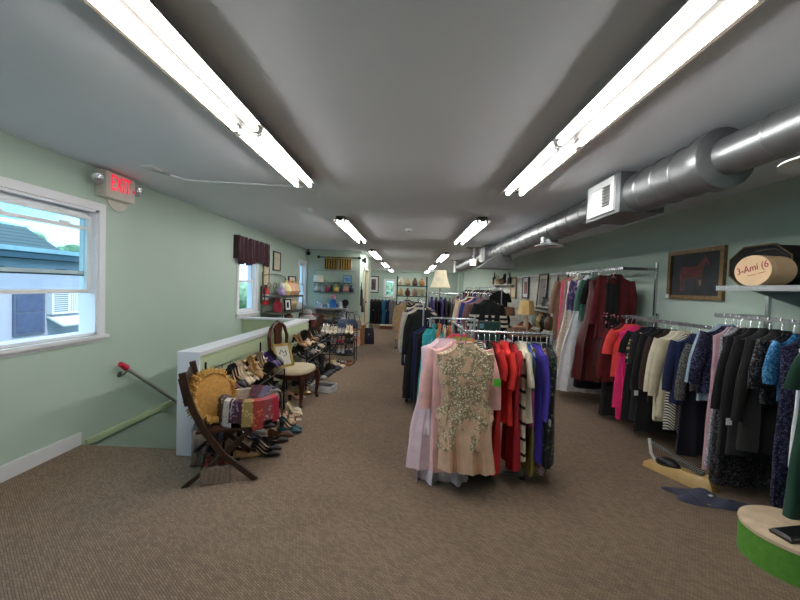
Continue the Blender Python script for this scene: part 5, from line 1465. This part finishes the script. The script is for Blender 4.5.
o.rotation_euler = (Matrix.Rotation(-PI / 2, 3, 'Z') @ Matrix.Rotation(PI / 2, 3, 'X') @ Matrix.Rotation(.22, 3, 'Z')).to_euler()
for y0, y1, z0, z1 in ((.03, -.03, .075, .085), (-.05, -.10, .09, .10)):
    MB().tube([(-.006, y0, z0), (-.006, y1, z1)], .002, 5).build('underline', C('red_ink', (0, 0, 0)), t)
MB().tube([(.0, -.02, .25), (.05, -.10, .262), (.09, -.13, .22)], .004, 6).build('cord', M_BLACKP, t)
# painting of a red-brown horse
t = picture('horse_painting', 'gold framed dark painting of a chestnut horse on the right wall', (XR - .001, 4.03, 1.755), .77, .54, RRT, M_GOLDF, C('painting_dark', (34, 40, 46), rough=.6, var=.3, scale=6), None, .045, 0, .035, 'painting')
hb = MB()
hb.prism([(-.21, .05), (-.19, .095), (-.06, .08), (.03, .09), (.09, .135), (.125, .175), (.14, .19), (.15, .165), (.175, .135), (.195, .10), (.18, .09), (.145, .115), (.125, .08), (.105, .02), (.07, -.03), (-.08, -.04), (-.17, -.03), (-.215, .0)], (0, 0, 0), -.0135, -.012, 'xz')
hb.build('painted_horse_body', C('chestnut_paint', (104, 52, 48), rough=.6, var=.2, scale=20), t, False)
for x, l in ((-.19, .15), (-.15, .14)):
    MB().prism([(x - .022, -.01), (x + .022, -.02), (x + .008, -.09), (x + .012, -.03 - l), (x - .012, -.03 - l), (x - .006, -.09)], (0, 0, 0), -.0135, -.012, 'xz').build('painted_leg', C('chestnut_paint', (0, 0, 0)), t, False)
for x, l in ((.05, .13), (.095, .10)):
    MB().prism([(x - .014, .0), (x + .014, .0), (x + .008, -.03 - l), (x - .008, -.03 - l)], (0, 0, 0), -.0132, -.012, 'xz').build('painted_leg', C('dark_chestnut_paint', (70, 44, 44), rough=.6), t, False)
MB().prism([(.06, -.06), (.10, -.06), (.095, -.12), (.07, -.12)], (0, 0, 0), -.0145, -.012, 'xz').build('painted_bucket', C('bucket_paint', (126, 112, 84)), t, False)
MB().box((-.38, -.045, -.265), (-.335, -.036, -.215)).build('price_tag', M_WHITE, t, False)

# things on the floor below the right rails
t = thing('drum_plinth', 'low round green drum with a cream top at the lower right corner', 'plinth', (2.27, 2.13, 0))
MB().lathe([(.25, 0), (.25, .175)], n=48).build('green_side', C('bright_green_felt', (92, 150, 52), rough=.8, scale=30), t)
MB().lathe([(.253, .172), (.255, .178), (.253, .192), (.245, .197), (.01, .197)], n=48).build('cream_top', C('cream_top', (214, 190, 160), rough=.8), t)
t = thing('black_clutch', 'black flat clutch bag on the green drum plinth', 'bag', (2.20, 2.07, .198), .2)
MB().loft([[(-.11, -.05, 0), (.11, -.05, 0), (.11, .05, 0), (-.11, .05, 0)], [(-.115, -.055, .015), (.115, -.055, .015), (.115, .055, .015), (-.115, .055, .015)], [(-.10, -.04, .03), (.1, -.04, .03), (.1, .04, .03), (-.1, .04, .03)]]).build('body', M_BLACKP, t)
MB().box((-.1, -.053, .018), (.1, -.048, .024)).build('zip', M_STEELD, t, False)
t = thing('wooden_stand', 'tan curved wooden stand with striped key-like top edge on the carpet', 'stand', (2.30, 3.10, 0), math.radians(-62))
MB().loft([[(-.25, -.06, 0), (.20, -.09, 0), (.26, -.05, 0), (.26, .07, 0), (-.25, .07, 0)], [(-.25, -.055, .04), (.20, -.085, .05), (.25, -.05, .05), (.25, .07, .05), (-.25, .07, .04)], [(-.20, -.03, .055), (.17, -.05, .10), (.22, -.03, .10), (.22, .06, .10), (-.20, .06, .055)]]).build('base', C('tan_varnished_wood', (214, 180, 120), rough=.5, kind='wood', rgb2=(200, 164, 104), scale=10), t)
MB().loft([[(-.22, .0, .20), (-.22, .03, .20), (-.22, .03, .22), (-.22, .0, .22)], [(.04, -.02, .13), (.04, .03, .13), (.04, .03, .15), (.04, -.02, .15)], [(.18, -.04, .10), (.18, .03, .10), (.18, .03, .12), (.18, -.04, .12)]]).build('striped_top_edge', C('key_stripes', (28, 30, 36), kind='stripe', rgb2=(150, 148, 142), scale=20, axis='X', mix=.6), t)
MB().ball((-.08, .0, .08), .10, .05, .05).build('dark_hollow', M_BLACKP, t)
MB().tube([(-.24, .0, .24), (-.22, 0, .12), (-.17, 0, .05)], .013, 8).build('white_strut', M_WHITE, t)
t = thing('fallen_garment', 'slate blue garment fallen on the carpet beneath the near wall rail', 'clothing', (2.27, 2.77, 0))
rows = []
for i in range(9):
    q = i / 8
    row = []
    for j in range(49):
        a = 2 * PI * (j % 48) / 48
        rad = q * (1 + .16 * math.sin(3 * a + 1) + .10 * math.sin(5 * a))
        x, y = .27 * rad * math.cos(a), .115 * rad * math.sin(a)
        x, y = x * .9 + y * .3, y - x * .35
        ed = min(1, 3 * (1 - q))
        row.append((x, y, .004 + ed * (.022 + .016 * math.sin(26 * x + 14 * y) + .012 * math.sin(31 * y - 17 * x))))
    rows.append(row)
MB().loft(rows, False, False, False).build('crumpled_cloth', fab('slate_blue', (58, 62, 82)), t)
MB().box((.0, -.03, .043), (.03, -.01, .047), rz=.4).build('white_tag', M_WHITE, t, False)
t = thing('rail_foot', 'pale metal foot of a rail stand beside the green drum', 'stand foot', (2.42, 2.42, 0), .4)
MB().box((-.13, -.025, .0), (.13, .025, .03)).build('foot', C('pale_grey_metal', (160, 164, 158), rough=.4), t)
MB().cyl((.1, 0, .03), (.1, 0, .3), .012, 8).build('upright', M_CHROME, t)

# ---------- slat wall with frames, lamps and ornaments on the right
t = thing('slat_wall', 'white slatted display panel along the right wall behind the lamps', 'display panel', (XR, 10.2, 0))
b = MB()
for k in range(14):
    b.box((-.03, -3.5, .42 + k * .105), (-.0, 3.5, .515 + k * .105))
b.build('slats', C('off_white_slat', (200, 202, 194), rough=.6), t, False)
MB().box((-.05, -3.5, 1.885), (0, 3.5, 1.925)).build('top_rail', M_WHITE, t, False)
picture('slat_wall_picture', 'black framed tall cityscape print leaning on the slat wall', (XR - .06, 8.35, 1.53), .56, .80, (-.06, 0, -PI / 2), M_BLACKP, M_IVORY, C('grey_print', (130, 122, 124), kind='floral', rgb2=(90, 84, 92), rgb3=(170, 160, 160), scale=7), .04, .07, .03)
picture('slat_wall_picture', 'tan framed sketch on the slat wall above the brown lamp', (XR - .045, 10.7, 1.62), .55, .62, RRT, M_TANF, M_IVORY, M_SKETCH, .05, .1, .03)
picture('slat_wall_picture', 'white matted print on the slat wall beside cityscape print', (XR - .045, 9.6, 1.62), .5, .55, RRT, M_DARKF, M_WHITE, C('pink_print', (150, 110, 104), kind='floral', rgb2=(120, 90, 100), scale=8), .03, .09, .03)
picture('slat_wall_picture', 'dark framed picture behind the camel coat on the slat wall', (XR - .045, 7.3, 1.62), .5, .5, RRT, M_DARKF, M_IVORY, M_SKETCH, .04, .07, .03)
def small_shelf(y, z, w, label):
    t = thing('slat_shelf', label, 'shelf', (XR - .031, y, z))
    MB().box((-.26, -w / 2, 0), (0, w / 2, .02)).build('shelf_board', C('pale_shelf', (206, 206, 196)), t, False)
    for sy in (-1, 1):
        MB().prism([(-.22, 0), (0, 0), (0, -.1)], (0, sy * w * .4, 0), -.006, .006, 'xz').build('bracket', M_CHROME, t, False)
small_shelf(7.75, 1.20, .8, 'small slat wall shelf of silver pieces under the cityscape print')
small_shelf(8.0, .72, 1.1, 'lower slat wall shelf of brown and gold pieces')
small_shelf(11.6, 1.70, 2.2, 'high slat wall shelf with a brown wooden bird')
for k, (y, z, c, nm, h) in enumerate(((7.5, 1.22, (150, 154, 158), 'silver', .22), (7.7, 1.22, (176, 178, 180), 'pewter', .16), (7.95, 1.22, (90, 94, 96), 'dark grey', .2))):
    vase('pitcher', '%s pitcher on the small slat wall shelf' % nm, 'pitcher', (XR - .16, y, z), [(.05, 0), (.08, h * .3), (.04, h * .75), (.055, h)], C('pitcher_' + nm, c, metal=.7, rough=.3), lambda t: MB().tube([(0, .05, h * .8), (0, .1, h * .6), (0, .07, h * .35)], .008, 6).build('handle', M_CHROME, t), 'pitchers on the slat wall')
for k, (y, c, nm) in enumerate(((7.6, (96, 70, 50), 'brown'), (7.85, (40, 34, 32), 'black'), (8.1, (176, 150, 90), 'gold'), (8.38, (110, 120, 110), 'green grey'))):
    vase('carved_vase', '%s vase on the lower slat wall shelf' % nm, 'vase', (XR - .17, y, .74), [(.06, 0), (.1, .1), (.09, .22), (.04, .3), (.06, .34)], C('vase_' + nm, c, rough=.35), lambda t: MB().lathe([(.065, .335), (.07, .35)], cap0=False, cap1=False).build('lip', M_GOLDF, t), 'vases on the slat wall')
t = thing('wooden_bird', 'brown carved wooden bird with black tail on the high slat shelf', 'ornament', (2.86, 11.5, 1.722))
MB().ball((0, 0, .1), .1, .28, .1).build('body', C('carved_brown_wood', (110, 66, 46), kind='wood', rgb2=(80, 46, 32), scale=12), t)
MB().tube([(0, -.2, .14), (0, -.27, .25), (0, -.3, .32)], [.06, .05, .02], 8).build('neck', M_BLACKP, t)
for k, (y, c, nm, h) in enumerate(((10.75, (40, 40, 44), 'black', .3), (12.1, (170, 150, 110), 'straw', .25), (12.4, (196, 180, 150), 'beige', .3), (12.65, (30, 30, 32), 'slim dark', .4))):
    vase('bottle', '%s bottle on the high slat wall shelf' % nm, 'bottle', (2.88, y, 1.722), [(.06, 0), (.065, h * .55), (.02, h * .7), (.02, h)], C('bottle_' + nm, c, rough=.25), lambda t: MB().cyl((0, 0, h), (0, 0, h + .02), .022, 10).build('stopper', M_GOLDF, t), 'bottles on the high slat shelf')
# display tables with the lamps
def table(x0, x1, y0, y1, h, label):
    t = thing('display_table', label, 'table', ((x0 + x1) / 2, (y0 + y1) / 2, 0))
    a, c = (x1 - x0) / 2, (y1 - y0) / 2
    MB().box((-a, -c, h - .03), (a, c, h)).build('tabletop', C('light_table_wood', (150, 128, 100), kind='wood', rgb2=(128, 106, 80), scale=6), t, False)
    MB().box((-a + .04, -c + .04, h - .11), (a - .04, c - .04, h - .03)).build('apron', M_DWOOD, t, False)
    for sx in (-1, 1):
        for sy in (-1, 1):
            MB().tube([(sx * (a - .05), sy * (c - .05), h - .05), (sx * (a - .05), sy * (c - .05), 0)], [.028, .02], 8).build('leg', M_DWOOD, t)
table(1.75, 2.45, 6.25, 7.95, .78, 'wooden display table with the two table lamps')
def lamp(label, loc, z0, zs0, zs1, r0, r1, m, base, n=20):
    t = thing('table_lamp', label, 'table lamp', loc)
    MB().lathe([(.07, 0), (.075, .02), (.03, .05), (.045, .15), (.03, zs0 - z0 - .05), (.012, zs0 - z0)]).build('base', base, t)
    MB().lathe([(r0, zs0 - z0), (r1, zs1 - z0)], n=n, cap0=False, cap1=False).build('lamp_shade', m, t, n > 10)
    MB().cyl((0, 0, zs1 - z0 - .02), (0, 0, zs1 - z0 + .03), .008, 8).build('finial', M_GOLDF, t)
    MB().tube([(-r1, 0, zs1 - z0 - .01), (0, 0, zs1 - z0 - .01), (r1, 0, zs1 - z0 - .01)], .004, 5).build('spider', M_GOLDF, t)
lamp('table lamp with panelled tan parchment shade on the display table', (2.06, 6.5, .78), .78, 1.12, 1.36, .155, .11, C('parchment_shade', (196, 166, 112), rough=.8), C('cream_base', (190, 176, 150)), 8)
lamp('table lamp with smaller brown shade on the display table', (2.02, 7.5, .78), .78, 1.03, 1.19, .13, .105, C('brown_shade', (132, 92, 68), rough=.8), M_BLACKM)
vase('copper_bowl', 'orange and brown bowl on the display table between the lamps', 'bowl', (2.2, 7.0, .78), [(.06, 0), (.14, .08), (.15, .12), (.12, .11)], C('copper_glaze', (160, 96, 62), rough=.35, kind='floral', rgb2=(206, 150, 100), scale=12), lambda t: MB().ball((0, 0, .12), .11, .11, .06).build('fruit', C('bowl_fruit', (96, 40, 32)), t))
t = thing('wicker_basket', 'pinkish wicker box at the front of display table', 'basket', (1.9, 6.36, .782))
MB().box((-.1, -.08, 0), (.1, .08, .12)).build('box', C('wicker', (170, 134, 112), kind='stripe', rgb2=(140, 106, 86), scale=26), t, False)
MB().box((-.105, -.085, .11), (.105, .085, .135)).build('lid', C('wicker_lid', (182, 148, 124)), t, False)
t = thing('bronze_figurine', 'black dancing figurine on the display table near parchment lamp', 'ornament', (2.28, 6.4, .782))
MB().lathe([(.06, 0), (.06, .02), (.02, .03)]).build('plinth', M_BLACKP, t)
MB().tube([(0, 0, .02), (.03, 0, .12), (-.01, 0, .2), (.02, 0, .27)], [.02, .03, .025, .015], 8).build('figure', M_BLACKM, t)
MB().ball((.025, 0, .3), .025).build('head', M_BLACKM, t)

# ---------- racks and shelves at the far end
Z8 = 1.60
sq_rack('garment_rack', 'far chrome rack of dark clothes along the right wall', [((2.35, 9.4, Z8), (2.35, 15.4, Z8))], [((2.35, y, .05), (2.35, y, Z8)) for y in (9.45, 12.4, 15.35)], [((2.12, y, .05), (2.58, y, .05)) for y in (9.45, 12.4, 15.35)])
cols8 = [(BLK, 'black coat'), (GREY, 'grey dress'), (MAU, 'mauve dress'), (BLK2, 'sooty coat'), (TAN, 'tan jacket'), (NVY, 'navy coat'), (PUR, 'print blouse'), (BRN, 'brown coat'), (BLKT, 'tweed jacket'), (CRM, 'cream blouse'), (BUR, 'wine dress'), (NSEQ, 'sequin dress'), (GRN, 'green dress'), (BLK, 'jet dress')]
rail_of([G('coat' if 'coat' in c else 'dress', c, c, m, .95, .2, .22, slv=.45 if k % 2 else .2) for k, (m, c) in enumerate(cols8)], 'the far right rack', lambda i: (2.35, 9.6 + .42 * i, Z8), 0, 'garments on the far right rack', hk='white', seed=21)
Z9 = 1.22
sq_rack('garment_rack', 'low far rack of mixed coats in the middle of the store', [((-.05, 9.0, Z9), (-.05, 12.6, Z9))], [((-.05, y, .05), (-.05, y, Z9)) for y in (9.05, 12.55)], [((-.28, y, .05), (.18, y, .05)) for y in (9.05, 12.55)])
cols9 = [(FUR, 'beige fur coat'), (BLK, 'black dress'), (CRM2, 'ivory coat'), (CRIM, 'red jacket'), (GREY, 'silver dress'), (BLK2, 'dusky coat'), (TEAL, 'teal dress'), (TAN, 'sand coat'), (NVY, 'navy jacket'), (WHT, 'white shirt')]
rail_of([G('coat' if 'coat' in c else 'dress', c, c, m, .92, .2, .24, .05, .07, slv=.5) for k, (m, c) in enumerate(cols9)], 'the low far rack', lambda i: (-.05 - .06 * (i == 0), 9.2 + .36 * i, Z9), 0, 'garments on the low far rack', hk='white', seed=22)
Z10 = 1.12
sq_rack('garment_rack', 'farthest low rack of long black gowns before the back wall', [((-1.55, 14.4, Z10), (-.55, 14.1, Z10))], [((-1.54, 14.4, .05), (-1.54, 14.4, Z10)), ((-.56, 14.1, .05), (-.56, 14.1, Z10))], [((-1.54, 14.15, .05), (-1.54, 14.65, .05)), ((-.56, 13.85, .05), (-.56, 14.35, .05))])
cols10 = [(BLK, 'black gown'), (BLK, 'sable gown'), (BLK2, 'dull black gown'), (BLK, 'ebony gown'), (TEAL, 'bright teal gown'), (NVY, 'midnight gown'), (GREY, 'pewter gown')]
rail_of([G('evening_gown', c, c, m, .95, .22, .26, .04, .05, slv=.3) for m, c in cols10], 'the farthest rack', lambda i: (-1.42 + .135 * i, 14.36 - .04 * i, Z10), 1.2, 'garments on the farthest rack', hk='white', seed=23)
# glass display shelves full of trinkets
t = thing('glass_display_shelves', 'dark framed glass display shelves of trinkets above the far racks', 'display shelves', (.08, 10.6, 0))
for sx in (-.42, .42):
    for sy in (-.16, .16):
        MB().cyl((sx, sy, 0), (sx, sy, 1.85), .012, 8).build('post', M_BLACKM, t)
for z in (1.27, 1.56):
    MB().box((-.44, -.18, z), (.44, .18, z + .015)).build('glass_shelf', M_CLEARGLASS, t, False)
    MB().box((-.44, -.185, z - .008), (.44, -.175, z + .02)).build('shelf_edge', C('dark_teal_edge', (40, 66, 62)), t, False)
tr = [('straw', (200, 172, 120)), ('cream', (216, 204, 176)), ('rust', (150, 76, 52)), ('sand', (186, 160, 124)), ('pink', (206, 150, 136)), ('brown', (104, 74, 54)), ('ivory', (222, 214, 196)), ('amber', (190, 140, 76))]
for k, (nm, c) in enumerate(tr):
    up = k % 2
    x = -.30 + .2 * (k // 2)
    vase('trinket', '%s coloured trinket vase on the %s glass display shelf' % (nm, 'upper' if up else 'lower'), 'ornament', (x + .06, 10.6 - .05 * up, 1.576 if up else 1.286), [(.05, 0), (.085, .06), (.07, .14), (.03, .18), (.045, .2)], C('trinket_' + nm, c, rough=.5), lambda t: MB().lathe([(.047, .2), (.02, .225)]).build('lid', C('trinket_' + nm, c), t), 'trinkets on the glass display shelves')
q = thing('dried_flowers', 'bunch of pale dried flowers on the lower glass display shelf', 'flowers', (.33, 10.52, 1.286))
MB().lathe([(.04, 0), (.06, .08), (.04, .12)]).build('pot', C('trinket_cream', (216, 204, 176)), q)
b = MB()
rr = random.Random(8)
for k in range(40):
    a, e = rr.uniform(0, 2 * PI), rr.uniform(.1, 1.3)
    r = rr.uniform(.10, .2)
    d = (math.cos(a) * math.cos(e) * r, math.sin(a) * math.cos(e) * r, .11 + math.sin(e) * r * .7)
    b.tube([(0, 0, .1), d], .004, 4).ball(d, .018, n=6, m=4)
o = b.build('flower_heads', C('dried_flower', (214, 202, 160), var=.3, scale=50), q)
o['kind'] = 'stuff'
picture('back_wall_picture', 'dark framed picture with wide white mat on the far back wall', (-2.12, YF - .001, 1.66), .62, 1.0, (0, 0, 0), C('bronze_frame', (84, 64, 48)), M_WHITE, C('dark_print', (84, 66, 70), kind='floral', rgb2=(150, 120, 110), rgb3=(50, 44, 60), scale=5), .06, .12, .03)
t = thing('chest_of_drawers', 'tan wooden drawers far beyond the partition doorway', 'cabinet', (-1.95, 16.0, 0))
MB().box((-.4, -.25, 0), (.4, .25, .95)).build('carcass', C('tan_chest', (186, 150, 110), kind='wood', rgb2=(160, 124, 86), scale=6), t, False)
for k in range(3):
    d = MB().box((-.37, -.262, .06 + .3 * k), (.37, -.25, .33 + .3 * k)).build('drawer', C('tan_chest_front', (200, 166, 124)), t, False)
    MB().ball((0, -.275, .2 + .3 * k), .02).build('knob', M_DWOOD, d)
t = thing('low_crate', 'low reddish crate on the aisle carpet by the farthest rack', 'crate', (-.78, 13.4, 0))
MB().box((-.22, -.15, 0), (.22, .15, .14)).build('crate_body', C('red_brown_crate', (120, 72, 56)), t, False)
MB().box((-.23, -.16, .12), (.23, .16, .15)).build('crate_rim', C('pale_crate_rim', (190, 176, 160)), t, False)

# every label must be unique or its things share one group
for l, ns in LABELS.items():
    if len(ns) > 1:
        print('DUPLICATE LABEL', l, ns)
